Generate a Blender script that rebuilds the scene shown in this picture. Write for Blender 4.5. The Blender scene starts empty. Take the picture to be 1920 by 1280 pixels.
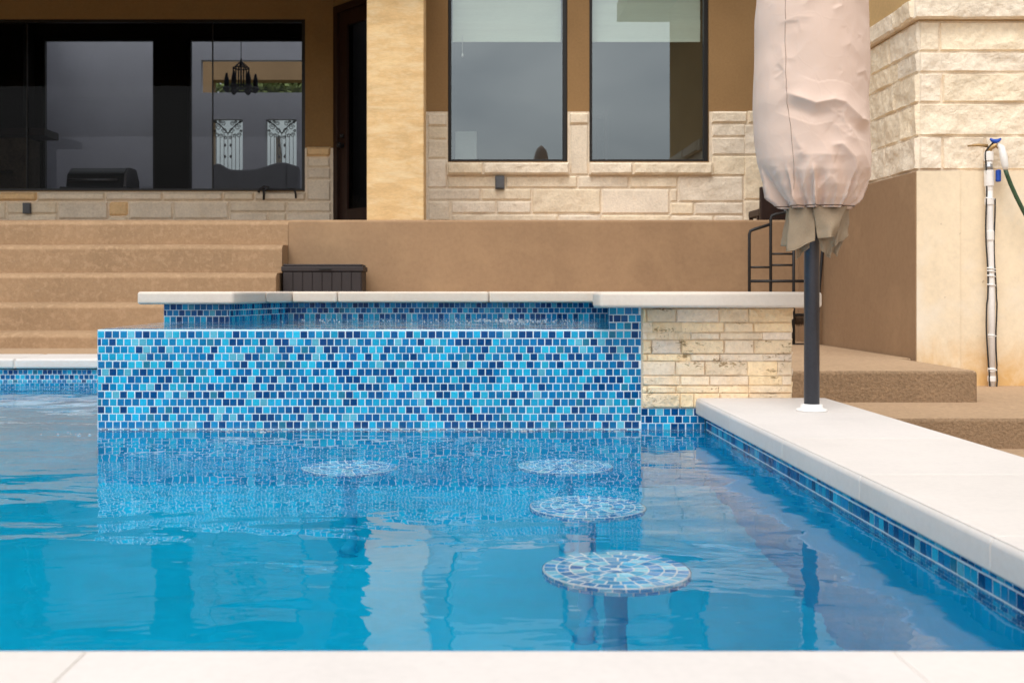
import bpy, math, random
from math import sin, cos, pi, radians, sqrt, exp, atan2
from mathutils import Vector, noise, Matrix

random.seed(7)
U = 0.00195            # metres per photo pixel at the spa's front face
D = 4.16               # distance camera - spa face
CZ = 260 * U           # eye height above the water (z = 0)
VX, VY = 875.0, 545.0  # where the pool's long edges vanish in the photo


def XU(px, r): return (px - VX) * r * U
def ZU(py, r): return CZ - (py - VY) * r * U
def H(h): return (260 - h) * U
def W(px, py, r): return Vector((XU(px, r), D * r, ZU(py, r)))


scene = bpy.context.scene
col = scene.collection

# ------------------------------------------------------------------ helpers
def tag(o, label=None, cat=None, group=None, kind=None):
    if label: o['label'] = label
    if cat: o['category'] = cat
    if group: o['group'] = group
    if kind: o['kind'] = kind
    return o


def thing(name, loc, label, cat, group=None):
    o = bpy.data.objects.new(name, None)
    o.empty_display_size = 0.1
    o.location = loc
    col.objects.link(o)
    return tag(o, label, cat, group)


def wloc(o):
    v = Vector((0, 0, 0))
    while o is not None:
        v += Vector(o.location)
        o = o.parent
    return v


class MB:
    def __init__(s):
        s.v = []; s.f = []; s.c = []; s.m = []

    def add(s, verts, faces, c=None, m=0):
        b = len(s.v)
        s.v.extend([tuple(p) for p in verts])
        for f in faces:
            s.f.append(tuple(i + b for i in f))
            s.c.append(c or (1, 1, 1)); s.m.append(m)

    def quad(s, a, b, c_, d, c=None, m=0):
        s.add([a, b, c_, d], [(0, 1, 2, 3)], c, m)

    def box(s, x0, x1, y0, y1, z0, z1, c=None, m=0):
        v = [(x0, y0, z0), (x1, y0, z0), (x1, y1, z0), (x0, y1, z0), (x0, y0, z1), (x1, y0, z1), (x1, y1, z1), (x0, y1, z1)]
        s.add(v, [(0, 3, 2, 1), (4, 5, 6, 7), (0, 1, 5, 4), (1, 2, 6, 5), (2, 3, 7, 6), (3, 0, 4, 7)], c, m)

    def prism(s, pts, z0, z1, c=None, m=0):
        # pts counter-clockwise seen from above
        n = len(pts)
        v = [(p[0], p[1], z0) for p in pts] + [(p[0], p[1], z1) for p in pts]
        f = [tuple(range(n - 1, -1, -1)), tuple(range(n, 2 * n))]
        for i in range(n):
            j = (i + 1) % n
            f.append((i, j, n + j, n + i))
        s.add(v, f, c, m)

    def xprism(s, prof, x0, x1, c=None, m=0):
        # prof: list of (y,z); extruded along x
        n = len(prof)
        v = [(x0, p[0], p[1]) for p in prof] + [(x1, p[0], p[1]) for p in prof]
        f = [tuple(range(n)), tuple(range(2 * n - 1, n - 1, -1))]
        for i in range(n):
            j = (i + 1) % n
            f.append((j, i, n + i, n + j))
        s.add(v, f, c, m)

    def yprism(s, prof, y0, y1, c=None, m=0):
        # prof: list of (x,z); extruded along y
        n = len(prof)
        v = [(p[0], y0, p[1]) for p in prof] + [(p[0], y1, p[1]) for p in prof]
        f = [tuple(range(n - 1, -1, -1)), tuple(range(n, 2 * n))]
        for i in range(n):
            j = (i + 1) % n
            f.append((i, j, n + j, n + i))
        s.add(v, f, c, m)

    def tube(s, path, rad, seg=10, c=None, m=0, caps=True):
        path = [Vector(p) for p in path]
        n = len(path)
        rads = rad if isinstance(rad, (list, tuple)) else [rad] * n
        t0 = (path[1] - path[0]).normalized()
        up = Vector((0, 0, 1)) if abs(t0.z) < 0.9 else Vector((0, 1, 0))
        a = t0.cross(up).normalized()
        verts = []
        for i, p in enumerate(path):
            t = (path[min(i + 1, n - 1)] - path[max(i - 1, 0)]).normalized()
            a = (a - t * a.dot(t)).normalized()
            b = t.cross(a)
            for k in range(seg):
                w = 2 * pi * k / seg
                verts.append(p + (a * cos(w) + b * sin(w)) * rads[i])
        f = []
        for i in range(n - 1):
            for k in range(seg):
                k2 = (k + 1) % seg
                f.append((i * seg + k, i * seg + k2, (i + 1) * seg + k2, (i + 1) * seg + k))
        if caps:
            f.append(tuple(range(seg - 1, -1, -1)))
            f.append(tuple((n - 1) * seg + k for k in range(seg)))
        s.add(verts, f, c, m)

    def lathe(s, prof, cx, cy, seg=32, c=None, m=0):
        # prof: (radius, z) from bottom to top
        verts = []; f = []
        for (r, z) in prof:
            for k in range(seg):
                w = 2 * pi * k / seg
                verts.append((cx + r * cos(w), cy + r * sin(w), z))
        for i in range(len(prof) - 1):
            for k in range(seg):
                k2 = (k + 1) % seg
                f.append((i * seg + k, i * seg + k2, (i + 1) * seg + k2, (i + 1) * seg + k))
        f.append(tuple(range(seg - 1, -1, -1)))
        f.append(tuple((len(prof) - 1) * seg + k for k in range(seg)))
        s.add(verts, f, c, m)

    def build(s, name, mats, parent=None, smooth=False, bevel=0, seg=3, auto=None):
        if not isinstance(mats, (list, tuple)): mats = [mats]
        xs = [p[0] for p in s.v]; ys = [p[1] for p in s.v]; zs = [p[2] for p in s.v]
        off = Vector(((min(xs) + max(xs)) / 2, (min(ys) + max(ys)) / 2, min(zs)))
        me = bpy.data.meshes.new(name)
        me.from_pydata([(p[0] - off.x, p[1] - off.y, p[2] - off.z) for p in s.v], [], s.f)
        for mt in mats: me.materials.append(mt)
        me.polygons.foreach_set('material_index', s.m)
        if smooth: me.polygons.foreach_set('use_smooth', [True] * len(s.f))
        at = me.attributes.new('tint', 'FLOAT_COLOR', 'FACE')
        fl = []
        for c in s.c: fl.extend((c[0], c[1], c[2], 1.0))
        at.data.foreach_set('color', fl)
        me.update()
        o = bpy.data.objects.new(name, me)
        col.objects.link(o)
        if parent is not None:
            o.parent = parent
            o.location = off - wloc(parent)
        else:
            o.location = off
        if bevel:
            b = o.modifiers.new('bevel', 'BEVEL')
            b.width = bevel; b.segments = seg; b.limit_method = 'ANGLE'; b.angle_limit = radians(35)
            b.harden_normals = False
            me.polygons.foreach_set('use_smooth', [True] * len(s.f))
            wn = o.modifiers.new('normals', 'WEIGHTED_NORMAL'); wn.keep_sharp = True
        return o


# ---------------------------------------------------------------- materials
def newmat(name):
    m = bpy.data.materials.new(name)
    m.use_nodes = True
    nt = m.node_tree
    for n in list(nt.nodes): nt.nodes.remove(n)
    out = nt.nodes.new('ShaderNodeOutputMaterial')
    return m, nt, out


def N(nt, t, **kw):
    n = nt.nodes.new(t)
    for k, v in kw.items():
        if k.startswith('i_'):
            key = k[2:].replace('_', ' ')
            n.inputs[key].default_value = v
        else:
            setattr(n, k, v)
    return n


def rgb(c): return (c[0], c[1], c[2], 1.0)


def srgb(r, g, b):
    f = lambda c: (c / 255 / 12.92) if c / 255 <= 0.04045 else ((c / 255 + 0.055) / 1.055) ** 2.4
    return (f(r), f(g), f(b))


def noise_node(nt, vec, scale, detail=4, rough=0.55, dist=0.0):
    n = N(nt, 'ShaderNodeTexNoise')
    n.inputs['Scale'].default_value = scale
    n.inputs['Detail'].default_value = detail
    n.inputs['Roughness'].default_value = rough
    n.inputs['Distortion'].default_value = dist
    nt.links.new(vec, n.inputs['Vector'])
    return n


def ramp(nt, fac, stops):
    r = N(nt, 'ShaderNodeValToRGB')
    e = r.color_ramp.elements
    while len(e) > 1: e.remove(e[-1])
    e[0].position = stops[0][0]; e[0].color = rgb(stops[0][1])
    for p, c in stops[1:]:
        x = e.new(p); x.color = rgb(c)
    nt.links.new(fac, r.inputs['Fac'])
    return r


def mix(nt, fac, a, b, blend='MIX'):
    n = N(nt, 'ShaderNodeMix', data_type='RGBA', blend_type=blend)
    for sock, v in ((n.inputs[0], fac), (n.inputs[6], a), (n.inputs[7], b)):
        if isinstance(v, (int, float)): sock.default_value = v
        elif isinstance(v, tuple): sock.default_value = rgb(v)
        else: nt.links.new(v, sock)
    return n.outputs[2]


def pos(nt, stretch=(1, 1, 1), rot=(0, 0, 0)):
    g = N(nt, 'ShaderNodeNewGeometry')
    mp = N(nt, 'ShaderNodeMapping')
    mp.inputs['Scale'].default_value = stretch
    mp.inputs['Rotation'].default_value = rot
    nt.links.new(g.outputs['Position'], mp.inputs['Vector'])
    return mp.outputs['Vector']


def surface(name, c, var=0.25, vscale=3.0, fine=60.0, finevar=0.12, rough=0.85, bump=0.3, bdist=0.004, bscale=90.0,
            spec=0.3, tint=False, stretch=(1, 1, 1), extra=None, metallic=0.0, second=None, blotch=None, coarse_bump=None):
    """mottled matte surface: colour varies in two scales, bump in the fine one"""
    m, nt, out = newmat(name)
    p = N(nt, 'ShaderNodeBsdfPrincipled')
    nt.links.new(p.outputs[0], out.inputs[0])
    v = pos(nt, stretch)
    base = c
    n1 = noise_node(nt, v, vscale, 5, 0.6)
    n2 = noise_node(nt, v, fine, 4, 0.65)
    dark = tuple(x * (1 - var) for x in c)
    light = tuple(min(1, x * (1 + var * 0.7)) for x in c)
    if second: light = second
    r1 = ramp(nt, n1.outputs['Fac'], [(0.3, dark), (0.5, c), (0.72, light)])
    g = ramp(nt, n2.outputs['Fac'], [(0.3, (1 - finevar,) * 3), (0.5, (1, 1, 1)), (0.7, (1 + finevar * .8,) * 3)])
    colr = mix(nt, 1.0, r1.outputs[0], g.outputs[0], 'MULTIPLY')
    if blotch:
        bc, bs, lo, hi, amt = blotch
        nb = noise_node(nt, v, bs, 6, 0.7, 0.4)
        rb = ramp(nt, nb.outputs['Fac'], [(lo, (0, 0, 0)), (hi, (amt,) * 3)])
        colr = mix(nt, rb.outputs[0], colr, bc)
    if tint:
        a = N(nt, 'ShaderNodeAttribute', attribute_name='tint')
        colr = mix(nt, 1.0, colr, a.outputs['Color'], 'MULTIPLY')
    if extra: colr = extra(nt, colr)
    nt.links.new(colr, p.inputs['Base Color'])
    p.inputs['Roughness'].default_value = rough
    p.inputs['Specular IOR Level'].default_value = spec
    p.inputs['Metallic'].default_value = metallic
    if bump:
        nb = noise_node(nt, v, bscale, 5, 0.65)
        b = N(nt, 'ShaderNodeBump')
        b.inputs['Strength'].default_value = bump
        b.inputs['Distance'].default_value = bdist
        nt.links.new(nb.outputs['Fac'], b.inputs['Height'])
        last = b
        if coarse_bump:
            cs, cd = coarse_bump
            nc = noise_node(nt, v, cs, 3, 0.5)
            b2 = N(nt, 'ShaderNodeBump')
            b2.inputs['Strength'].default_value = 0.6
            b2.inputs['Distance'].default_value = cd
            nt.links.new(nc.outputs['Fac'], b2.inputs['Height'])
            nt.links.new(b.outputs[0], b2.inputs['Normal'])
            last = b2
        nt.links.new(last.outputs[0], p.inputs['Normal'])
    return m


def zmask(nt, z0, z1):
    g = N(nt, 'ShaderNodeNewGeometry')
    s = N(nt, 'ShaderNodeSeparateXYZ')
    nt.links.new(g.outputs['Position'], s.inputs[0])
    r = N(nt, 'ShaderNodeMapRange')
    r.inputs['From Min'].default_value = z0
    r.inputs['From Max'].default_value = z1
    nt.links.new(s.outputs['Z'], r.inputs['Value'])
    return r.outputs[0]


def base_stain(nt, c):
    """rust-coloured splash-back and salt marks along the foot of the cream wall"""
    zm = zmask(nt, 0.42, -0.02)
    v = pos(nt, (1, 1, 0.6))
    n = noise_node(nt, v, 6, 6, 0.7, 0.5)
    mth = N(nt, 'ShaderNodeMath', operation='MULTIPLY')
    nt.links.new(zm, mth.inputs[0]); nt.links.new(n.outputs['Fac'], mth.inputs[1])
    r = ramp(nt, mth.outputs[0], [(0.16, (0, 0, 0)), (0.5, (0.85,) * 3)])
    c = mix(nt, r.outputs[0], c, (0.66, 0.38, 0.12))
    n2 = noise_node(nt, pos(nt, (1, 1, 1)), 3.0, 5, 0.6)
    r2 = ramp(nt, n2.outputs['Fac'], [(0.52, (0, 0, 0)), (0.7, (0.5,) * 3)])
    c = mix(nt, r2.outputs[0], c, (0.82, 0.76, 0.66))
    n3 = noise_node(nt, pos(nt), 22, 2, 0.5)
    r3 = ramp(nt, n3.outputs['Fac'], [(0.72, (0, 0, 0)), (0.78, (0.45,) * 3)])
    return mix(nt, r3.outputs[0], c, (0.3, 0.2, 0.11))


M = {}
BROWN = (0.345, 0.219, 0.127)
M['retaining'] = surface('brown_stucco_smooth', BROWN, 0.13, 1.3, 30, 0.07, 0.9, 0.25, 0.003, 120, 0.2, coarse_bump=(5, 0.006),
                         blotch=((0.46, 0.30, 0.17), 2.2, 0.5, 0.75, 0.5))
M['sidewall'] = surface('brown_stucco_brushed', (0.325, 0.207, 0.121), 0.12, 1.0, 26, 0.06, 0.9, 0.25, 0.003, 110, 0.2, coarse_bump=(4, 0.006),
                        blotch=((0.47, 0.31, 0.18), 1.6, 0.5, 0.8, 0.6))
M['step'] = surface('knockdown_deck', (0.35, 0.226, 0.13), 0.12, 1.6, 45, 0.10, 0.92, 0.4, 0.006, 50, 0.2,
                    blotch=((0.46, 0.305, 0.185), 22, 0.50, 0.62, 0.55))
M['deck'] = surface('knockdown_deck_floor', (0.42, 0.285, 0.178), 0.12, 1.2, 55, 0.14, 0.92, 0.5, 0.005, 95, 0.2,
                    blotch=((0.52, 0.36, 0.22), 30, 0.5, 0.64, 0.6))
M['coarse_step'] = surface('coarse_deck_edge', (0.29, 0.192, 0.115), 0.14, 2.5, 75, 0.25, 0.95, 0.9, 0.010, 75, 0.15,
                           blotch=((0.40, 0.26, 0.15), 40, 0.55, 0.66, 0.6))
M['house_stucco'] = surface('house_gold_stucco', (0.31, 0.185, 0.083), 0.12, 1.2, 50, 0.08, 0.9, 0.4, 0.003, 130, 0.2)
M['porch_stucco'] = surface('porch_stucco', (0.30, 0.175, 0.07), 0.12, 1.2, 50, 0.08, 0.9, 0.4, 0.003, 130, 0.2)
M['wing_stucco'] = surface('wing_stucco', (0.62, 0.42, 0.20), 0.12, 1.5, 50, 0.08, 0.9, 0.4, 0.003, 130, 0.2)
M['column'] = surface('skip_trowel_cream', (0.70, 0.47, 0.23), 0.16, 3.2, 30, 0.08, 0.85, 0.5, 0.006, 12, 0.2, stretch=(1, 1, 3.2),
                      second=(0.80, 0.58, 0.31), blotch=((0.80, 0.64, 0.40), 5, 0.46, 0.66, 0.6))
M['cream'] = surface('cream_plaster', (0.83, 0.69, 0.50), 0.10, 1.4, 30, 0.06, 0.85, 0.3, 0.003, 60, 0.2, extra=base_stain)
M['limestone'] = surface('rough_limestone', (0.88, 0.755, 0.59), 0.09, 7, 45, 0.10, 0.9, 0.8, 0.007, 55, 0.2, tint=True,
                         blotch=((0.76, 0.52, 0.27), 4, 0.58, 0.76, 0.35))
M['mortar'] = surface('mortar', (0.80, 0.675, 0.525), 0.12, 5, 60, 0.12, 0.95, 0.6, 0.004, 90, 0.1)


def travertine_pits(nt, c):
    v = pos(nt, (1, 1, 2.2))
    n = noise_node(nt, v, 55, 5, 0.62, 0.8)
    n2 = noise_node(nt, v, 9, 3, 0.5)
    mth = N(nt, 'ShaderNodeMath', operation='MULTIPLY')
    nt.links.new(n.outputs['Fac'], mth.inputs[0]); nt.links.new(n2.outputs['Fac'], mth.inputs[1])
    r = ramp(nt, mth.outputs[0], [(0.335, (0, 0, 0)), (0.385, (0.85,) * 3)])
    return mix(nt, r.outputs[0], c, (0.28, 0.18, 0.08))


M['travertine'] = surface('split_travertine', (0.92, 0.735, 0.525), 0.16, 9, 60, 0.12, 0.85, 0.9, 0.006, 60, 0.25, tint=True,
                          extra=travertine_pits, blotch=((0.80, 0.52, 0.22), 7, 0.5, 0.75, 0.55))
M['coping'] = surface('shell_limestone_coping', (0.665, 0.618, 0.58), 0.075, 2.5, 70, 0.035, 0.75, 0.18, 0.002, 140, 0.3, tint=True,
                      blotch=((0.62, 0.53, 0.44), 55, 0.69, 0.76, 0.35))
M['joint'] = surface('coping_joint', (0.62, 0.56, 0.51), 0.05, 5, 60, 0.05, 0.9, 0.2, 0.002, 90)
M['black_frame'] = surface('dark_bronze_frame', (0.012, 0.010, 0.009), 0.1, 4, 60, 0.05, 0.45, 0, spec=0.4)
M['black_metal'] = surface('black_powder_coat', (0.018, 0.017, 0.018), 0.15, 10, 80, 0.1, 0.5, 0.1, 0.001, 200, spec=0.4)
M['pole'] = surface('charcoal_pole', (0.055, 0.058, 0.072), 0.15, 6, 90, 0.1, 0.42, 0.1, 0.001, 250, spec=0.5, metallic=0.4)
M['white_plastic'] = surface('white_plastic', (0.80, 0.78, 0.75), 0.04, 6, 80, 0.03, 0.4, 0, spec=0.5)
M['pvc'] = surface('painted_pipe', (0.84, 0.80, 0.76), 0.06, 8, 60, 0.05, 0.45, 0, spec=0.45)
M['blue_plastic'] = surface('blue_plastic', (0.01, 0.07, 0.42), 0.1, 8, 80, 0.05, 0.4, 0, spec=0.5)
M['brass'] = surface('weathered_brass', (0.42, 0.27, 0.12), 0.25, 30, 120, 0.2, 0.5, 0, metallic=0.7)
M['hose'] = surface('green_hose', (0.035, 0.075, 0.035), 0.2, 8, 80, 0.1, 0.45, 0, spec=0.4)
M['resin_box'] = surface('dark_resin', (0.034, 0.026, 0.026), 0.12, 5, 90, 0.12, 0.6, 0.3, 0.001, 200, spec=0.35)
M['wood_door'] = surface('dark_wood', (0.028, 0.011, 0.007), 0.3, 4, 50, 0.15, 0.5, 0.1, 0.001, 100, stretch=(6, 6, 1), spec=0.35)
M['grey_plastic'] = surface('grey_box', (0.11, 0.115, 0.125), 0.1, 6, 80, 0.06, 0.55, 0, spec=0.4)
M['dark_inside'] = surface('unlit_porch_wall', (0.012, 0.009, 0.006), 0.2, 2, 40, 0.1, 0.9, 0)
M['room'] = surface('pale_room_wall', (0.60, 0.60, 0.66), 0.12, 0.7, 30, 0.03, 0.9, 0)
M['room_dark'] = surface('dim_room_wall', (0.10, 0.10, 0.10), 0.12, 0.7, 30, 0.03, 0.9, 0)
M['iron'] = surface('grey_iron', (0.07, 0.07, 0.085), 0.15, 10, 80, 0.1, 0.6, 0)
M['grill'] = surface('grill_enamel', (0.012, 0.012, 0.013), 0.1, 6, 60, 0.05, 0.35, 0, spec=0.5)
M['steel'] = surface('brushed_steel', (0.45, 0.45, 0.46), 0.1, 8, 80, 0.1, 0.35, 0, metallic=0.9)
M['sofa'] = surface('grey_upholstery', (0.26, 0.26, 0.29), 0.12, 5, 80, 0.1, 0.9, 0.2, 0.002, 150)
M['slipcover'] = surface('white_slipcover', (0.75, 0.74, 0.70), 0.06, 5, 80, 0.04, 0.9, 0.2, 0.002, 150)
M['dark_wood'] = surface('walnut', (0.05, 0.035, 0.028), 0.2, 6, 80, 0.1, 0.5, 0)
M['shade'] = surface('woven_shade', (0.86, 0.88, 0.76), 0.06, 3, 60, 0.05, 0.9, 0.3, 0.002, 60, stretch=(0.3, 1, 6))
M['roof'] = surface('roof_tile', (0.22, 0.12, 0.07), 0.25, 4, 40, 0.2, 0.9, 0.4, 0.01, 20)
M['soffit'] = surface('soffit', (0.26, 0.19, 0.10), 0.1, 3, 40, 0.05, 0.9, 0)
M['ground'] = surface('dry_lawn', (0.16, 0.15, 0.07), 0.35, 0.6, 30, 0.3, 0.95, 0.5, 0.02, 25, blotch=((0.28, 0.22, 0.12), 3, 0.5, 0.7, 0.6))
M['leaf'] = surface('leaf', (0.22, 0.27, 0.10), 0.3, 3, 60, 0.1, 0.7, 0)
M['bark'] = surface('bark', (0.12, 0.09, 0.06), 0.3, 6, 60, 0.2, 0.9, 0.5, 0.01, 40)
M['beam_tan'] = surface('front_porch_tan', (0.42, 0.27, 0.15), 0.12, 2, 40, 0.06, 0.9, 0)
M['bristle'] = surface('bristle', (0.10, 0.06, 0.035), 0.3, 60, 160, 0.4, 0.95, 1.0, 0.01, 150)


def cover_fabric():
    m, nt, out = newmat('coated_cover_fabric')
    p = N(nt, 'ShaderNodeBsdfPrincipled')
    nt.links.new(p.outputs[0], out.inputs[0])
    v = pos(nt)
    n1 = noise_node(nt, v, 4, 4, 0.6)
    r1 = ramp(nt, n1.outputs['Fac'], [(0.3, (0.66, 0.495, 0.405)), (0.7, (0.70, 0.53, 0.44))])
    nt.links.new(r1.outputs[0], p.inputs['Base Color'])
    p.inputs['Roughness'].default_value = 0.62
    p.inputs['Specular IOR Level'].default_value = 0.35
    p.inputs['Sheen Weight'].default_value = 0.1
    wn_ = noise_node(nt, v, 5, 3, 0.5)
    wv = N(nt, 'ShaderNodeMix', data_type='VECTOR'); wv.inputs[0].default_value = .12
    nt.links.new(v, wv.inputs[4]); nt.links.new(wn_.outputs['Color'], wv.inputs[5])
    w = N(nt, 'ShaderNodeTexVoronoi', feature='DISTANCE_TO_EDGE'); w.inputs['Scale'].default_value = 11
    nt.links.new(wv.outputs[1], w.inputs['Vector'])
    rr = ramp(nt, w.outputs['Distance'], [(0.0, (1, 1, 1)), (0.05, (.25,) * 3), (0.3, (0, 0, 0))])
    b = N(nt, 'ShaderNodeBump')
    b.inputs['Strength'].default_value = 0.07; b.inputs['Distance'].default_value = 0.004
    nt.links.new(rr.outputs[0], b.inputs['Height'])
    b2 = N(nt, 'ShaderNodeBump')
    b2.inputs['Strength'].default_value = 0.2; b2.inputs['Distance'].default_value = 0.004
    w2 = noise_node(nt, v, 14, 3, 0.5, 0.6)
    nt.links.new(w2.outputs['Fac'], b2.inputs['Height'])
    nt.links.new(b.outputs[0], b2.inputs['Normal'])
    nt.links.new(b2.outputs[0], p.inputs['Normal'])
    return m


M['cover'] = cover_fabric()
M['seam'] = surface('seam_thread', (0.36, 0.26, 0.21), 0.1, 8, 80, 0.05, 0.8, 0)
M['canopy'] = surface('canopy_fabric', (0.30, 0.225, 0.15), 0.1, 8, 200, 0.08, 0.85, 0.3, 0.002, 260)
M['cord'] = surface('dark_cord', (0.10, 0.06, 0.04), 0.1, 8, 80, 0.1, 0.7, 0)


def tile_mat():
    m, nt, out = newmat('glass_mosaic')
    p = N(nt, 'ShaderNodeBsdfPrincipled')
    nt.links.new(p.outputs[0], out.inputs[0])
    a = N(nt, 'ShaderNodeAttribute', attribute_name='tint')
    v = pos(nt)
    n = noise_node(nt, v, 260, 3, 0.7)
    r = ramp(nt, n.outputs['Fac'], [(0.3, (0.86,) * 3), (0.5, (1, 1, 1)), (0.72, (1.2,) * 3)])
    c = mix(nt, 1.0, a.outputs['Color'], r.outputs[0], 'MULTIPLY')
    n2 = noise_node(nt, v, 7, 2, 0.5)
    r2 = ramp(nt, n2.outputs['Fac'], [(0.3, (0.88,) * 3), (0.7, (1.1,) * 3)])
    c = mix(nt, 1.0, c, r2.outputs[0], 'MULTIPLY')
    zm = zmask(nt, 0.035, 0.0)
    n3 = noise_node(nt, pos(nt, (1, 1, .5)), 40, 4, 0.7)
    mq = N(nt, 'ShaderNodeMath', operation='MULTIPLY')
    nt.links.new(zm, mq.inputs[0]); nt.links.new(n3.outputs['Fac'], mq.inputs[1])
    r3 = ramp(nt, mq.outputs[0], [(0.3, (0, 0, 0)), (0.7, (0.2,) * 3)])
    c = mix(nt, r3.outputs[0], c, (0.45, 0.58, 0.62))
    nt.links.new(c, p.inputs['Base Color'])
    p.inputs['Roughness'].default_value = 0.11
    p.inputs['Specular IOR Level'].default_value = 0.26
    return m


M['tile'] = tile_mat()
M['grout'] = surface('pale_grout', (0.72, 0.79, 0.84), 0.08, 8, 120, 0.08, 0.9, 0.2, 0.001, 300)
M['stool_grout'] = surface('white_grout', (0.85, 0.9, 0.92), 0.05, 8, 120, 0.05, 0.9, 0)
M['plaster'] = surface('blue_pool_plaster', (0.005, 0.47, 0.725), 0.14, 1.6, 24, 0.05, 0.85, 0.15, 0.003, 50, spec=0.0,
                       second=(0.010, 0.52, 0.80))
M['shade_lift_plaster'] = surface('shade_lift_blue_plaster', (0.03, 0.62, 0.86), 0.05, 4, 40, 0.05, 0.85, 0, spec=0.0)  # plaster colour brightened to offset the weak light on the upright posts


def water_mat(name, fine, broad, fs=26.0, bs=4.0):
    m, nt, out = newmat(name)
    p = N(nt, 'ShaderNodeBsdfPrincipled')
    nt.links.new(p.outputs[0], out.inputs[0])
    p.inputs['Base Color'].default_value = (0.93, 0.985, 1.0, 1)
    p.inputs['Roughness'].default_value = 0.0
    p.inputs['IOR'].default_value = 1.33
    p.inputs['Transmission Weight'].default_value = 1.0
    v = pos(nt)
    # ripples are busiest by the spillway and die down towards the near edge
    g = N(nt, 'ShaderNodeNewGeometry')
    s = N(nt, 'ShaderNodeSeparateXYZ')
    nt.links.new(g.outputs['Position'], s.inputs[0])
    mr = N(nt, 'ShaderNodeMapRange')
    mr.inputs['From Min'].default_value = 2.0; mr.inputs['From Max'].default_value = 3.9
    mr.inputs['To Min'].default_value = 0.4; mr.inputs['To Max'].default_value = 1.0
    nt.links.new(s.outputs['Y'], mr.inputs['Value'])
    n1 = noise_node(nt, v, fs, 2, 0.36, 0.4)
    mm = N(nt, 'ShaderNodeMath', operation='MULTIPLY')
    nt.links.new(n1.outputs['Fac'], mm.inputs[0]); nt.links.new(mr.outputs[0], mm.inputs[1])
    b1 = N(nt, 'ShaderNodeBump')
    b1.inputs['Strength'].default_value = 1.0; b1.inputs['Distance'].default_value = fine
    nt.links.new(mm.outputs[0], b1.inputs['Height'])
    n2 = noise_node(nt, pos(nt, (0.8, 1.5, 1)), bs, 4, 0.42, 0.5)
    b2 = N(nt, 'ShaderNodeBump')
    b2.inputs['Strength'].default_value = 1.0; b2.inputs['Distance'].default_value = broad
    nt.links.new(n2.outputs['Fac'], b2.inputs['Height'])
    nt.links.new(b1.outputs[0], b2.inputs['Normal'])
    nt.links.new(b2.outputs[0], p.inputs['Normal'])
    return m


M['water'] = water_mat('pool_water', 0.0025, 0.0085, 6.5, 2.4)
M['spa_water'] = water_mat('spa_water', 0.005, 0.009, 16, 6)


def glass_mat(name, tint, refl, blend_tint=(1, 1, 1)):
    m, nt, out = newmat(name)
    t = N(nt, 'ShaderNodeBsdfTransparent'); t.inputs[0].default_value = rgb(tint)
    g = N(nt, 'ShaderNodeBsdfGlossy'); g.inputs['Color'].default_value = rgb(blend_tint); g.inputs['Roughness'].default_value = 0.0
    v = pos(nt)
    n = noise_node(nt, v, 0.7, 1, 0.4)
    b = N(nt, 'ShaderNodeBump'); b.inputs['Strength'].default_value = 0.5; b.inputs['Distance'].default_value = 0.004
    nt.links.new(n.outputs['Fac'], b.inputs['Height'])
    nt.links.new(b.outputs[0], g.inputs['Normal'])
    mx = N(nt, 'ShaderNodeMixShader'); mx.inputs[0].default_value = refl
    nt.links.new(t.outputs[0], mx.inputs[1]); nt.links.new(g.outputs[0], mx.inputs[2])
    nt.links.new(mx.outputs[0], out.inputs[0])
    return m


M['glass'] = glass_mat('window_glass', (0.72, 0.80, 0.80), 0.17, (0.84, 0.95, 1.0))
M['screen_glass'] = glass_mat('tinted_porch_glass', (0.52, 0.52, 0.55), 0.006)
M['clear_glass'] = glass_mat('door_glass', (0.8, 0.85, 0.83), 0.05)


def foam_mat():
    m, nt, out = newmat('foam')
    p = N(nt, 'ShaderNodeBsdfPrincipled')
    p.inputs['Base Color'].default_value = (0.8, 0.86, 0.9, 1)
    p.inputs['Roughness'].default_value = 0.25
    p.inputs['Transmission Weight'].default_value = 0.6
    p.inputs['IOR'].default_value = 1.1
    nt.links.new(p.outputs[0], out.inputs[0])
    return m


M['foam'] = foam_mat()

# ------------------------------------------------------------- tile fields
PAL = [((0.001, 0.054, 0.19), 17), ((0.002, 0.092, 0.27), 11), ((0.003, 0.160, 0.38), 23), ((0.005, 0.21, 0.44), 13),
       ((0.010, 0.35, 0.58), 18), ((0.020, 0.42, 0.63), 9), ((0.10, 0.42, 0.56), 6), ((0.015, 0.19, 0.31), 3)]
PW = [w for _, w in PAL]


def tilecol(rnd, pal=None, w=None):
    c = rnd.choices([p for p, _ in (pal or PAL)], w or PW)[0]
    k = rnd.uniform(0.86, 1.14)
    return tuple(min(1, x * k) for x in c)


PITCH = 14.1 * U


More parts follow.
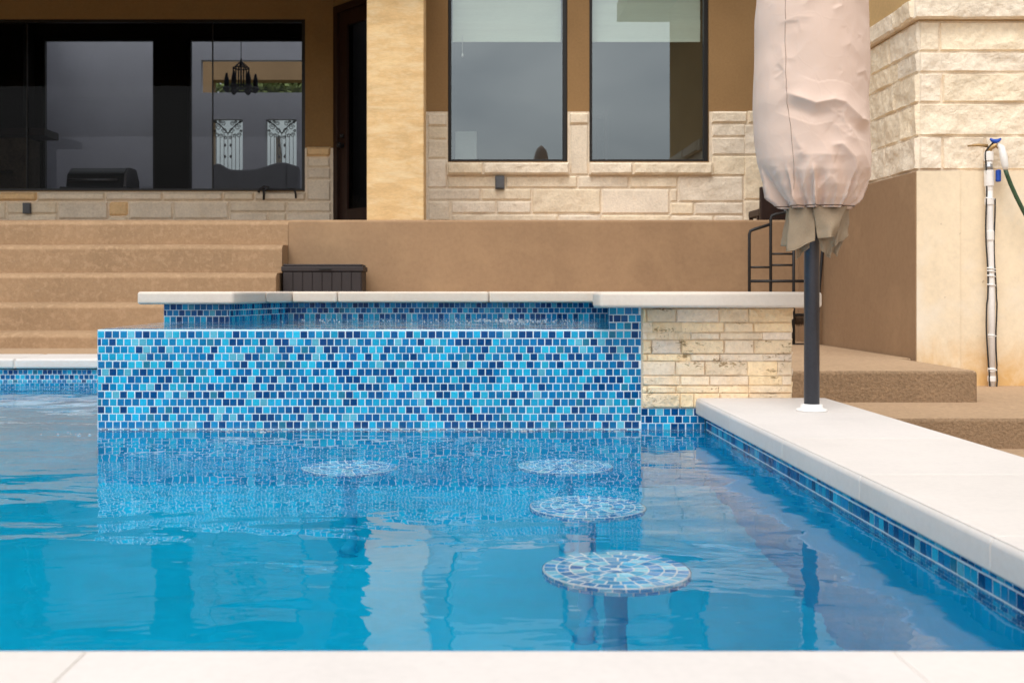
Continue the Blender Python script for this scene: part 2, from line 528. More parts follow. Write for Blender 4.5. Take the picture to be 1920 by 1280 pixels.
def tiles(mb, o, u, v, n, wid, hei, seed=1, pitch=PITCH, tile=0.0242, phase=0.0, pal=None, w=None, backing=True, t=0.0016):
    """running-bond mosaic on the plane o + a*u + b*v (b downwards from the top), n outwards. Grout slot 1, tiles slot 0"""
    rnd = random.Random(seed)
    o, u, v, n = Vector(o), Vector(u).normalized(), Vector(v).normalized(), Vector(n).normalized()
    flip = u.cross(v).dot(n) < 0
    def q(m, a, b, c, d, cc, mm):
        if flip: m.quad(d, c, b, a, cc, mm)
        else: m.quad(a, b, c, d, cc, mm)
    if backing:
        q(mb, o, o + u * wid, o + u * wid + v * hei, o + v * hei, (1, 1, 1), 1)
    rows = int(hei / pitch + 0.999)
    g = pitch - tile
    for j in range(rows):
        b0 = j * pitch + g * 0.5
        b1 = min(b0 + tile, hei - g * 0.3)
        if b1 - b0 < tile * 0.25: continue
        off = (0.5 * pitch if j % 2 else 0.0) + phase + rnd.uniform(-.002, .002) - pitch
        i = 0
        jit = rnd.uniform(-.0007, .0007)
        while off + i * pitch < wid:
            a0 = off + i * pitch + g * 0.5 + rnd.uniform(-.0006, .0006)
            a1 = a0 + tile + rnd.uniform(-.0005, .0005)
            i += 1
            a0c, a1c = max(a0, g * .3), min(a1, wid - g * .3)
            if a1c - a0c < tile * 0.2: continue
            c = tilecol(rnd, pal, w)
            dz = [t + rnd.uniform(-.0004, .0004) for _ in range(4)]
            jb = jit + rnd.uniform(-.0004, .0004)
            e = 0.0012
            P = lambda a, b, h: o + u * a + v * (b + jb) + n * h
            A = [P(a0c, b0, 0.0001), P(a1c, b0, 0.0001), P(a1c, b1, 0.0001), P(a0c, b1, 0.0001)]
            B = [P(a0c + e, b0 + e, dz[0]), P(a1c - e, b0 + e, dz[1]), P(a1c - e, b1 - e, dz[2]), P(a0c + e, b1 - e, dz[3])]
            fs = [(4, 5, 6, 7), (0, 1, 5, 4), (1, 2, 6, 5), (2, 3, 7, 6), (3, 0, 4, 7)]
            if flip: fs = [tuple(reversed(f)) for f in fs]
            mb.add(A + B, fs, c, 0)


# ---------------------------------------------------------- rough stone blocks
def block(mb, o, u, v, n, w, h, depth=0.03, rough=0.02, cell=0.014, seed=0, c=(1, 1, 1), flat=0.0, fr=9.0, ew=0.010, gap=0.0018, edge=-.004):
    """a hewn stone: gridded face that swells from its joints, uneven edges; o is the lower-left corner on the mortar plane"""
    o, u, v, n = Vector(o), Vector(u), Vector(v), Vector(n)
    nu, nv = max(4, int(w / cell)), max(4, int(h / cell))
    verts = []
    sd = Vector((seed * 1.73, seed * 0.91, seed * 2.3))
    for j in range(nv + 1):
        for i in range(nu + 1):
            a, b = w * i / nu, h * j / nv
            ea = min(a, w - a); eb = min(b, h - b)
            e = min(ea, eb)
            p = Vector((a, b, 0))
            wob = noise.noise(p * 14 + sd) * 0.005
            prof = 0.0 if e <= 1e-6 else min(1.0, (0.8 if ew < .005 else 0.3) + ((e + wob * min(1, ew / .012)) / ew)) if e > 0 else 0
            prof = max(0.0, prof)
            big = noise.fractal(p * fr + sd, 0.9, 2.1, 5)
            rid = abs(noise.noise(p * fr * 0.8 + sd * 2.1))
            hh = depth * 0.55 + rough * big + rough * 0.8 * (0.35 - rid)
            hh = hh * (1 - flat) + depth * 0.6 * flat
            d = max(0.002, hh) * prof
            if e <= 1e-6: d = edge
            # ragged outline
            if ea <= 1e-6 or eb <= 1e-6:
                s = gap + gap * noise.noise(p * 22 + sd)
                if a <= 1e-6: a += s
                if a >= w - 1e-6: a -= s
                if b <= 1e-6: b += s
                if b >= h - 1e-6: b -= s
            verts.append(o + u * a + v * b + n * d)
    f = []
    flip = u.cross(v).dot(n) < 0
    for j in range(nv):
        for i in range(nu):
            q = (j * (nu + 1) + i, j * (nu + 1) + i + 1, (j + 1) * (nu + 1) + i + 1, (j + 1) * (nu + 1) + i)
            f.append(tuple(reversed(q)) if flip else q)
    mb.add(verts, f, c, 0)


def stonecol(rnd, k=0.12, warm=0.1):
    b = rnd.uniform(1 - k, 1 + k * 0.6); w = rnd.uniform(-warm, warm)
    return (b * (1 + w * .35), b, b * (1 - w))


# ================================================================= SETTING
POOL_L, POOL_R = -2600 * U, 449 * U
YN, YF = 0.2994 * D, 1.53 * D         # inner lips of near and far coping
FLOOR = -1.10
DECK = H(197)                          # main deck
COPE = H(200)                          # coping top
LOW1 = H(276); LOW2 = H(354)
PATIO = H(-279)
RW = 2.10 * D                          # retaining wall face
WING_X = 1305 * U
CREAM_Y = 1.55 * D

# ground: one big sheet with a cut-out for the pool
g = MB()
B = 400.0
gz = LOW2
hx0, hx1, hy0, hy1 = POOL_L - 0.3, 460 * U, YN - 0.05, YF + 0.3
for (x0, x1, y0, y1) in ((-B, hx0, -B, B), (hx1, B, -B, B), (hx0, hx1, -B, hy0), (hx0, hx1, hy1, B)):
    g.quad((x0, y0, gz), (x1, y0, gz), (x1, y1, gz), (x0, y1, gz))
tag(g.build('ground', M['ground']), kind='structure')

# deck behind the pool and the landing on the right (one level)
d = MB()
d.box(-9.0, -700 * U, YF + 0.45, RW + 0.02, gz - .1, DECK)
d.box(-700 * U + 0.001, 676 * U, 1.49 * D, RW + 0.02, gz - .1, DECK)
o = tag(d.build('deck', M['deck'], bevel=0.012), kind='structure')
d = MB()
d.prism([(676 * U + .001, 1.32 * D), (1266 * U, 1.32 * D), (1266 * U, 1.56 * D), (WING_X, 1.56 * D), (WING_X, RW + .02), (676 * U + .001, RW + .02)], gz - .1, DECK)
o = tag(d.build('deck', [M['deck'], M['coarse_step']], bevel=0.02), kind='structure')
for p in o.data.polygons:
    if abs(p.normal.z) < 0.5: p.material_index = 1
d = MB()
d.box(677 * U, 3200 * U, 1.16 * D, CREAM_Y + .02, gz - .1, LOW1)
o = tag(d.build('deck', [M['deck'], M['coarse_step']], bevel=0.02), kind='structure')
for p in o.data.polygons:
    if abs(p.normal.z) < 0.5: p.material_index = 1
d = MB()
d.box(677 * U, 3200 * U, -6, 1.16 * D + .01, gz - .1, LOW2 + .02)
tag(d.build('deck', M['deck']), kind='structure')
d = MB()
d.box(-9.0, 676 * U, -6, YN - 0.9, gz - .1, COPE - .01)
tag(d.build('deck', M['deck']), kind='structure')

# patio slab
d = MB()
d.box(-3300 * U, 1600 * U, RW + 0.12, 2.76 * D, gz, PATIO - 0.004)
tag(d.build('patio', M['step']), kind='structure')

# ================================================================= POOL
pool = thing('swimming_pool', ((POOL_L + POOL_R) / 2, (YN + YF) / 2, FLOOR),
             'blue plastered swimming pool with white coping and blue mosaic waterline', 'pool')
b = MB()
x0, x1, y0, y1, zt = POOL_L, POOL_R + .004, YN - 0.02, YF + 0.02, H(232) + .006
b.quad((x0, y0, FLOOR), (x1, y0, FLOOR), (x1, y1, FLOOR), (x0, y1, FLOOR))
b.quad((x0, y0, FLOOR), (x0, y1, FLOOR), (x0, y1, zt), (x0, y0, zt))
b.quad((x1, y1, FLOOR), (x1, y0, FLOOR), (x1, y0, zt), (x1, y1, zt))
b.quad((x1, y0, FLOOR), (x0, y0, FLOOR), (x0, y0, zt), (x1, y0, zt))
b.quad((x0, y1, FLOOR), (x1, y1, FLOOR), (x1, y1, zt), (x0, y1, zt))
# bench ledge along the near end
b.build('basin', M['plaster'], pool)
t = MB()
NB = 5 * PITCH
tiles(t, (POOL_R, D, H(231)), (0, -1, 0), (0, 0, -1), (-1, 0, 0), D - YN, H(231) + .09, seed=11)
t.build('waterline_tile', [M['tile'], M['grout']], pool)
t = MB()
tiles(t, (-2500 * U, YF, H(226)), (1, 0, 0), (0, 0, -1), (0, -1, 0), 2500 * U - 690 * U, H(226) + .09, seed=12)
t.build('waterline_tile', [M['tile'], M['grout']], pool)
t = MB()
tiles(t, (327 * U, D, H(220)), (1, 0, 0), (0, 0, -1), (0, -1, 0), (447 - 327) * U, 6 * PITCH, seed=13)
t.build('waterline_tile', [M['tile'], M['grout']], pool)
t = MB()
tiles(t, (POOL_L + .003, YN, H(231)), (0, 1, 0), (0, 0, -1), (1, 0, 0), YF - YN, H(231) + .09, seed=14)
t.build('waterline_tile', [M['tile'], M['grout']], pool)


def slab(x0, x1, y0, y1, z0, z1, parent, name='coping_stone', bev=0.014, c=None):
    m = MB()
    m.box(x0, x1, y0, y1, z0, z1, c or stonecol(random, 0.03, 0.02))
    return m.build(name, M['coping'], parent, bevel=bev, seg=4)


def rounded(a0, a1, z0, z1, r=.016, n=6):
    pr = [(a0 + .004, z0), (a1 - .004, z0), (a1, z0 + .006)]
    pr += [(a1 - r + r * cos(q), z1 - r + r * sin(q)) for q in [pi / 2 * i / n for i in range(n + 1)]]
    pr += [(a0 + r - r * sin(q), z1 - r + r * cos(q)) for q in [pi / 2 * i / n for i in range(n + 1)]]
    return pr + [(a0, z0 + .006)]


CB = H(231)
J = 0.0012
# right-hand run, joints measured along the edge
ys = [1.0 * D - .012, 0.87 * D, 0.724 * D, 0.5815 * D, 0.436 * D, YN]
for a, bb in zip(ys, ys[1:]):
    m = MB(); m.yprism(rounded(428 * U, 676 * U, CB, COPE), bb + J * .5, a - J * .5, stonecol(random, .025, .02)); m.build('coping_stone', M['coping'], pool, bevel=.0025, seg=2)
m = MB(); m.box(428 * U + .006, 676 * U - .006, YN + .02, ys[0] - .01, CB + .004, COPE - .0022); m.build('coping_joint', M['joint'], pool)
# near run
xs = [-2600 * U, -2107 * U, -1659 * U, -1211 * U, -659 * U, -211 * U, 237 * U, 685 * U]
for a, bb in zip(xs, xs[1:]):
    m = MB(); m.xprism(rounded(YN - .9, YN, CB, COPE)[::-1], a + J * .5, bb - J * .5, stonecol(random, .025, .02)); m.build('coping_stone', M['coping'], pool, bevel=.003, seg=2)
m = MB(); m.box(-2599 * U, 676 * U, YN - .89, YN - .006, CB + .004, COPE - .0022); m.build('coping_joint', M['joint'], pool)
# far run beyond the spa
xs = [-2600 * U, -2180 * U, -1760 * U, -1292 * U, -990 * U, -700 * U]
for a, bb in zip(xs, xs[1:]):
    slab(a + J, bb - J, YF - 0.03, YF + 0.455, H(223), DECK + .006, pool)
m = MB(); m.box(-2599 * U, -701 * U, YF - .024, YF + .44, H(223) + .004, DECK + .001); m.build('coping_joint', M['joint'], pool)

# ================================================================= SPA
RIM = H(73)
SPAW = RIM + 0.003
CT, CBS = H(2.2), H(31)
spa = thing('raised_spa', (-80 * U, 1.25 * D, FLOOR), 'raised spa clad in blue mosaic with an overflow edge into the pool', 'spa')
b = MB()
wy = D + 0.0
X0, XR = -692 * U, 327 * U
YB = 1.40 * D
b.box(X0 + .0005, XR - .001, wy + .0005, wy + .16, FLOOR, RIM - .002)                          # front dam wall
b.box(X0 + .0005, X0 + .15, wy + .161, 1.24 * D, FLOOR, RIM - .002)                            # left dam wall
b.box(-704 * U + .0005, -552 * U - .0005, 1.24 * D + .001, 1.50 * D, FLOOR, CBS - .001)        # left block
b.prism([(-552 * U, 1.24 * D + .002), (-469 * U, YB + .002), (-469 * U, 1.5 * D), (-552 * U, 1.5 * D)], FLOOR, CBS - .0012)
b.box(-468 * U, 606 * U, YB + .001, 1.50 * D, FLOOR, CBS - .001)                               # back wall
b.prism([(267 * U + .001, wy + .0006), (327 * U, wy + .0006), (376 * U, YB), (372 * U, YB)], RIM - .001, CBS - .001)
b.prism([(327.2 * U, wy + .008), (607 * U, wy + .008), (607 * U, YB), (376.2 * U, YB)], RIM - .002, CBS - .001)                                # right block
b.box(328 * U, 607 * U, wy + .008, YB, FLOOR, RIM - .003)
b.box(X0 + .14, XR, wy + .15, YB + .02, FLOOR, -0.45)                                          # spa floor
b.build('body', M['plaster'], spa)
t = MB()
tiles(t, (X0, wy, RIM - .004), (1, 0, 0), (0, 0, -1), (0, -1, 0), XR - X0, 16 * PITCH, seed=21)
t.build('mosaic_face', [M['tile'], M['grout']], spa)
PALR = [((0.10, 0.36, 0.58), 3), ((0.03, 0.26, 0.55), 3), ((0.22, 0.45, 0.60), 2), ((0.01, 0.12, 0.4), 2)]
t = MB()
tiles(t, (X0, wy, RIM - .0035), (1, 0, 0), (0, 0.8, 0.6), (0, -.6, .8), XR - X0, .006, seed=24, pal=PALR, w=[3, 3, 2, 2], t=.0008)
tiles(t, (X0, wy + .0046, RIM), (1, 0, 0), (0, 1, 0), (0, 0, 1), 267 * U - X0, .156, seed=22, pal=PALR, w=[3, 3, 2, 2], t=.0008)
tiles(t, (X0, wy + .161, RIM), (1, 0, 0), (0, 1, 0), (0, 0, 1), .15, 1.24 * D - wy - .161, seed=23, pal=PALR, w=[3, 3, 2, 2], t=.0008)
t.build('spill_edge', [M['tile'], M['grout']], spa)
t = MB()
tiles(t, (X0, 1.24 * D, RIM), (0, -1, 0), (0, 0, -1), (-1, 0, 0), .24 * D, RIM + .5, seed=25)
t.build('mosaic_face', [M['tile'], M['grout']], spa)
t = MB()
tiles(t, (267 * U, wy, CBS), (1, 0, 0), (0, 0, -1), (0, -1, 0), 60 * U, CBS - RIM + .003, seed=26)
t.build('mosaic_face', [M['tile'], M['grout']], spa)
t = MB()
IN = .35
tiles(t, (-704 * U, 1.24 * D, CBS), (1, 0, 0), (0, 0, -1), (0, -1, 0), 152 * U, IN, seed=27)
a_, b_ = Vector((-552 * U, 1.24 * D, CBS)), Vector((-469 * U, YB, CBS))
dd = (b_ - a_); nn = Vector((dd.y, -dd.x, 0)).normalized()
tiles(t, a_, dd, (0, 0, -1), nn, dd.length, IN, seed=28)
tiles(t, b_, (1, 0, 0), (0, 0, -1), (0, -1, 0), 371 * U + 469 * U, IN, seed=29)
a2, b2_ = Vector((371 * U, YB, CBS)), Vector((267 * U, wy, CBS))
d2 = b2_ - a2
tiles(t, a2, d2, (0, 0, -1), Vector((d2.y, -d2.x, 0)).normalized(), d2.length, IN, seed=30)
t.build('inner_tile', [M['tile'], M['grout']], spa)

# travertine ledger cladding (measured stone by stone)
TR = [(130, 188, [1125, 1142, 1266, 1446, 1569, 1750]), (189, 230, [1125, 1166, 1289, 1466, 1589, 1750]),
      (231, 261, [1125, 1146, 1326, 1448, 1629, 1750]), (262, 320, [1125, 1163, 1287, 1466, 1591, 1750]),
      (321, 351, [1125, 1146, 1326, 1448, 1629, 1750]), (352, 411, [1125, 1263, 1386, 1564, 1689, 1750]),
      (412, 452, [1125, 1283, 1406, 1569, 1709, 1750]), (453, 484, [1125, 1146, 1266, 1444, 1569, 1752]),
      (485, 545, [1125, 1283, 1341, 1449, 1570, 1750])]
t = MB()
rnd = random.Random(5)
k = 0
for (ya, yb, xs) in TR:
    for xa, xb in zip(xs, xs[1:]):
        k += 1
        pa, pb = W(700 + xa / 2.2326, 520 + yb / 2.2326, 1.0), W(700 + xb / 2.2326, 520 + ya / 2.2326, 1.0)
        smooth = rnd.random()
        block(t, (pa.x + .0006, D + .002, pa.z + .0004), (1, 0, 0), (0, 0, 1), (0, -1, 0), pb.x - pa.x - .0003, pb.z - pa.z - .0001,
              0.010 + .012 * rnd.random(), 0.007, .004, seed=k, c=stonecol(rnd, 0.10, 0.12), flat=0.3 + 0.6 * smooth, fr=24, ew=.003, gap=.0003, edge=.0055)
p0, p1 = W(1202, 765, 1.0), W(1484, 577, 1.0)
# the return face of the cladding on the right end
z = DECK
for hgt in (0.06, 0.05, 0.06, 0.05, 0.05, .06):
    ya = D + .004
    while ya < YB - .02:
        wl = rnd.uniform(.12, .3)
        k += 1
        block(t, (609 * U, ya, z), (0, 1, 0), (0, 0, 1), (1, 0, 0), min(wl, YB - ya), hgt, .014, .01, .012, seed=k, c=stonecol(rnd, .14, .13), fr=18)
        ya += wl
    z += hgt
t.build('travertine_cladding', M['travertine'], spa)
t = MB(); t.box(327 * U, 609 * U, D + .0022, D + .007, H(220), CBS - .002); t.build('cladding_bed', M['mortar'], spa)

# spa coping: left return, angled piece, back run, right slab
def poly(pts, parent, name='coping_stone', bev=0.012):
    m = MB(); m.prism(pts, CBS, CT, (1.02, .96, .88)); return m.build(name, M['coping'], parent, bevel=bev, seg=4)

Yc = 1.375 * D
poly([(-754 * U, 1.22 * D), (-534 * U, 1.22 * D), (-516 * U, 1.235 * D), (-492 * U, 1.30 * D), (-492 * U, 1.505 * D), (-754 * U, 1.505 * D)], spa)
poly([(-490 * U, 1.302 * D), (-470 * U, 1.352 * D), (-452 * U, Yc), (-452 * U, 1.505 * D), (-490 * U, 1.505 * D)], spa)
bx = [-450 * U, -333 * U, 58 * U, 339 * U]
for a, bb in zip(bx, bx[1:]):
    slab(a, bb - .0015, Yc, 1.505 * D, CBS, CT, spa, bev=.012, c=(1.0, .925, .82))
poly([(243 * U, .968 * D), (646 * U, .968 * D), (646 * U, 1.505 * D), (340 * U, 1.505 * D), (340 * U, Yc), (233 * U, .985 * D)], spa, bev=.012)

# ================================================================= WATER
def sheet(name, x0, x1, y0, y1, z, mat):
    m = MB(); m.quad((x0, y0, z), (x1, y0, z), (x1, y1, z), (x0, y1, z)); return m.build(name, mat)


m = MB()
zt = 0.0
m.quad((POOL_L, YN - .02, zt), (POOL_R + .002, YN - .02, zt), (POOL_R + .002, D - .0005, zt), (POOL_L, D - .0005, zt))
m.quad((POOL_L, D - .0005, zt), (X0 - .0005, D - .0005, zt), (X0 - .0005, YF + .02, zt), (POOL_L, YF + .02, zt))
tag(m.build('water', M['water']), kind='structure')
m = MB()
m.prism([(X0 + .004, D + .006), (267 * U - .002, D + .006), (371 * U - .002, YB - .002), (-468 * U, YB - .002), (-551 * U, 1.24 * D - .002), (X0 + .004, 1.24 * D - .002)], SPAW, SPAW + .0001)
mm = MB()
pts = [(X0 + .004, D + .006), (267 * U - .002, D + .006), (371 * U - .002, YB - .002), (-468 * U, YB - .002), (-551 * U, 1.24 * D - .002), (X0 + .004, 1.24 * D - .002)]
mm.add([(p[0], p[1], SPAW) for p in pts], [tuple(range(6))])
tag(mm.build('spa_water', M['spa_water']), kind='structure')

# froth: bubbles along the foot of the spillway and in the spa
rnd = random.Random(3)
fo = MB()
def dome(mb, x, y, z, r):
    prof = [(r * cos(a), z + r * .7 * sin(a)) for a in (0, .4, .8, 1.2)]
    mb.lathe(prof, x, y, 10)
for i in range(46):
    px = rnd.choice([rnd.uniform(430, 560), rnd.uniform(560, 1190), rnd.uniform(690, 900)])
    dome(fo, XU(px, 1.0), D - rnd.uniform(.012, .10), 0.0, rnd.uniform(.002, .0075))
for i in range(10):
    dome(fo, XU(rnd.uniform(60, 180), .97), .97 * D + rnd.uniform(-.1, .1), 0, rnd.uniform(.002, .006))
for i in range(320):
    px = rnd.gauss(950, 45) if rnd.random() < .55 else rnd.uniform(540, 1120)
    yy = rnd.gauss(1.27, .05)
    dome(fo, XU(px, 1.27), yy * D, SPAW, rnd.uniform(.001, .0042))
tag(fo.build('foam', M['foam'], smooth=True), 'white bubbles on the spa water and along the foot of the mosaic face', 'foam', kind='stuff')

# ================================================================= STOOLS
SZ = -0.10
def stool_seat(mb):
    R = 0.141
    rr = random.Random(31)
    pal = [((0.03, 0.38, 0.75), 4), ((0.08, 0.55, 0.85), 3), ((0.01, 0.28, 0.66), 2), ((0.30, 0.74, 0.92), 2), ((.006, .18, .5), .4)]
    seg = 64
    prof = [(R * .97, SZ - .052), (R, SZ - .048), (R, SZ - .006), (R - .003, SZ)]
    mb.lathe(prof, 0, 0, seg, (1, 1, 1), 1)
    rings = [0.010, 0.034, 0.062, 0.090, 0.115, 0.1395]
    for ri in range(5):
        r0, r1 = rings[ri] + .0016, rings[ri + 1] - .0016
        nt_ = max(5, int(2 * pi * (r0 + r1) / 2 / .026))
        ph = rr.random()
        for kx in range(nt_):
            c = tilecol(rr, pal, [4, 3, 2, 2, .4])
            a0, a1 = 2 * pi * (kx + ph) / nt_, 2 * pi * (kx + 1 + ph) / nt_
            gr = .0042
            pts = []
            n_ = 4
            for q in range(n_ + 1):
                a = a0 + (a1 - a0) * q / n_
                a = min(max(a, a0 + gr / 2 / r1), a1 - gr / 2 / r1)
                pts.append((r1 * cos(a), r1 * sin(a), SZ + .0015))
            for q in range(n_, -1, -1):
                a = a0 + (a1 - a0) * q / n_
                a = min(max(a, a0 + gr / 2 / r0), a1 - gr / 2 / r0)
                pts.append((r0 * cos(a), r0 * sin(a), SZ + .0015))
            mb.add(pts, [tuple(range(len(pts)))], c, 0)
    for row in range(2):
        zt_ = SZ - .004 - row * .0225
        nt_ = 36
        for kx in range(nt_):
            c = tilecol(rr, pal, [4, 3, 2, 2, .4])
            a0, a1 = 2 * pi * (kx + .5 * row + .06) / nt_, 2 * pi * (kx + .5 * row + .94) / nt_
            q = R + .0016
            mb.quad((q * cos(a0), q * sin(a0), zt_ - .0205), (q * cos(a1), q * sin(a1), zt_ - .0205), (q * cos(a1), q * sin(a1), zt_), (q * cos(a0), q * sin(a0), zt_), c, 0)


STOOLS = [(147, .5245, 'submerged mosaic bar stool nearest the camera under clear water'),
          (152, .671, 'submerged mosaic bar stool second from the camera in the row beside the long white coping'),
          (152, .821, 'submerged mosaic bar stool nearest the travertine block'),
          (-179, .814, 'lone submerged mosaic bar stool in front of the middle of the blue spa wall')]
sx, sr, sl = STOOLS[0]
st = thing('pool_stool', (0, 0, FLOOR), sl, 'pool stool', 'mosaic stools under the pool water')
mb = MB(); stool_seat(mb); s1 = mb.build('seat', [M['tile'], M['stool_grout']], st)
mb = MB(); mb.lathe([(.026, FLOOR + .002), (.022, FLOOR + .02), (.022, SZ - .085), (.08, SZ - .053)], 0, 0, 28)
s2 = mb.build('pedestal', M['shade_lift_plaster'], st, smooth=True)
st.location = (sx * U, sr * D, FLOOR)
for i, (sx, sr, sl) in enumerate(STOOLS[1:]):
    c = st.copy(); col.objects.link(c); c['label'] = sl
    c.location = (sx * U, sr * D, FLOOR); c.rotation_euler = (0, 0, .7 * (i + 1))
    for ch in (s1, s2):
        q = ch.copy(); col.objects.link(q); q.parent = c

# ================================================================= STAIRS / RETAINING WALL
wall = MB()
def prof_edge(y, z, r, n=5):
    return [(y + r - r * cos(a), z - r + r * sin(a)) for a in [pi / 2 * i / n for i in range(n + 1)]]
wall.xprism([(RW, gz)] + prof_edge(RW, PATIO, .02) + [(RW + .119, PATIO), (RW + .119, gz)], -702.9 * U, 1500 * U)
wall.box(-3300 * U, -703 * U, RW + .001, RW + .119, gz, PATIO - .06)
wall.box(-3300 * U, -703 * U, RW + .095, RW + .119, PATIO - .0599, PATIO - .002)
o = wall.build('retaining_wall', M['retaining'], smooth=False)
tag(o, 'smooth brown stucco retaining wall between the stairs and the stone wing', 'wall')

stairs = thing('staircase', (-2000 * U, 1.9 * D, DECK), 'wide brown textured stairs climbing to the covered patio', 'stairs')
tops = [(1.83, 141), (1.897, 42), (1.965, -67), (2.03, -177), (2.0985, -279.5)]
for (r, h) in tops:
    s = MB()
    y, z = r * D, H(h)
    # slightly slumped, rounded nosing
    pr = [(y, DECK - .02)] + [(y + .11 - .11 * cos(a), z - .042 + .042 * sin(a)) for a in [pi / 2 * q / 9 for q in range(10)]] + [(RW - .001 + (.09 if h < -200 else 0), z + .003), (RW - .001 + (.09 if h < -200 else 0), z - .05), (RW - .001, z - .051), (RW - .001, DECK - .02)]
    nseg = 60
    verts = []; xa, xb = -3300 * U, -703 * U
    L = len(pr)
    for i in range(nseg + 1):
        x = xa + (xb - xa) * i / nseg
        for (yy, zz) in pr:
            dz = 0.004 * noise.noise(Vector((x * 2.2, h * .1, 0))) if zz > DECK else 0
            verts.append((x, yy + .004 * noise.noise(Vector((x * 3, h, 2))) * (yy < RW - .01), zz + dz))
    f = []
    for i in range(nseg):
        for j in range(L):
            j2 = (j + 1) % L
            f.append((i * L + j2, i * L + j, (i + 1) * L + j, (i + 1) * L + j2))
    f.append(tuple(nseg * L + j for j in range(L - 1, -1, -1))); f.append(tuple(range(L)))
    s.add(verts, f)
    s.build('step', M['step'], stairs)

# ================================================================= STORAGE BOX
bxr = 2.0
bl, br, bt = XU(527, bxr), XU(681, bxr), ZU(495, bxr)
by0, by1 = bxr * D, bxr * D + .36
box = thing('deck_box', ((bl + br) / 2, (by0 + by1) / 2, DECK), 'dark brown plastic storage box standing beside the stairs', 'storage box')
m = MB(); m.box(bl + .01, br - .01, by0 + .012, by1, DECK, bt - .055)
o = m.build('body', M['resin_box'], box, bevel=.006)
m = MB()
npl = 8
for i in range(npl):
    wpl = (br - bl - .03) / npl
    xx = bl + .015 + i * wpl
    m.box(xx + .003, xx + wpl - .003, by0 + .004, by0 + .0115, DECK + .03, bt - .06)
m.build('plank_front', M['resin_box'], box, bevel=.002)
m = MB()
zt = bt
m.prism([(bl, by0), (br, by0), (br, by1 + .01), (bl, by1 + .01)], bt - .054, bt - .016)
m.prism([(bl + .012, by0 + .012), (br - .012, by0 + .012), (br - .012, by1), (bl + .012, by1)], bt - .0158, bt)
lid = m.build('lid', M['resin_box'], box, bevel=.006)
m = MB(); xm = XU(610, bxr); m.box(xm - .045, xm + .045, by0 - .007, by0 - .0005, bt - .042, bt - .028); m.build('handle', M['black_frame'], lid, bevel=.002)

# ================================================================= BLACK RACK
rk = 1.95
rack = thing('metal_rack', (XU(1460, rk), rk * D, DECK), 'black tube metal rack with stepped rails standing by the brown retaining wall', 'rack')
def rp(px, py, dy=0.0):
    v = W(px, py, rk); return (v.x, v.y + dy, v.z)
base = VY + 197 / rk - .5
for dy in (0,):
    m = MB(); m.tube([rp(1405, base, dy), rp(1405, 440, dy), rp(1407, 433, dy), rp(1414, 430, dy), rp(1443, 421, dy)], .011); m.build('post', M['black_metal'], rack, smooth=True)
    m = MB(); m.tube([rp(1445, base, dy), rp(1445, 412, dy), rp(1447, 405, dy), rp(1454, 402, dy), rp(1490, 396, dy)], .011); m.build('post', M['black_metal'], rack, smooth=True)
    m = MB(); m.tube([rp(1488, base, dy), rp(1488, 396, dy)], .011); m.build('post', M['black_metal'], rack, smooth=True)
m = MB(); m.tube([rp(1532, base, 0), rp(1536, 545, 0), rp(1542, 470, 0), rp(1545, 440, 0), rp(1535, 420, .1), rp(1490, 412, .1)], .011); m.build('post', M['black_metal'], rack, smooth=True)
for (a, b2, y, rr) in ((1405, 1445, 501, .008), (1445, 1488, 497, .008), (1445, 1488, 476, .008), (1405, 1535, 527, .011), (1405, 1533, 590, .010), (1405, 1532, 646, .010)):
    m = MB(); m.tube([rp(a, y), rp(b2, y)], rr); m.build('rail', M['black_metal'], rack, smooth=True)
m = MB()
m.tube([rp(1462, 600, .06), rp(1522, 600, .06)], .032, 14)
rb = random.Random(2)
for i in range(240):
    a = rb.uniform(0, 2 * pi); x = rb.uniform(1463, 1521)
    p = Vector(rp(x, 600, .06)); q = p + Vector((rb.uniform(-.004, .004), cos(a) * .045, sin(a) * .045))
    m.tube([p, q], .0014, 4)
m.build('bristle_roll', M['bristle'], rack)

# ================================================================= UMBRELLA
ur = .889
ux, uy = XU(1522, ur), ur * D
umb = thing('patio_umbrella', (ux, uy, COPE), 'closed patio umbrella in a pale pinkish cover on a charcoal pole', 'umbrella')
m = MB(); m.lathe([(.0245, COPE + .004), (.0245, 2.55)], ux, uy, 28); m.build('pole', M['pole'], umb, smooth=False)
for p in umb.children[0].data.polygons: p.use_smooth = abs(p.normal.z) < .5
m = MB(); m.lathe([(.050, COPE + .0005), (.050, COPE + .004), (.046, COPE + .008), (.036, COPE + .011), (.034, COPE + .022), (.026, COPE + .023)], ux, uy, 32)
m.build('base_collar', M['white_plastic'], umb, smooth=True, bevel=0)

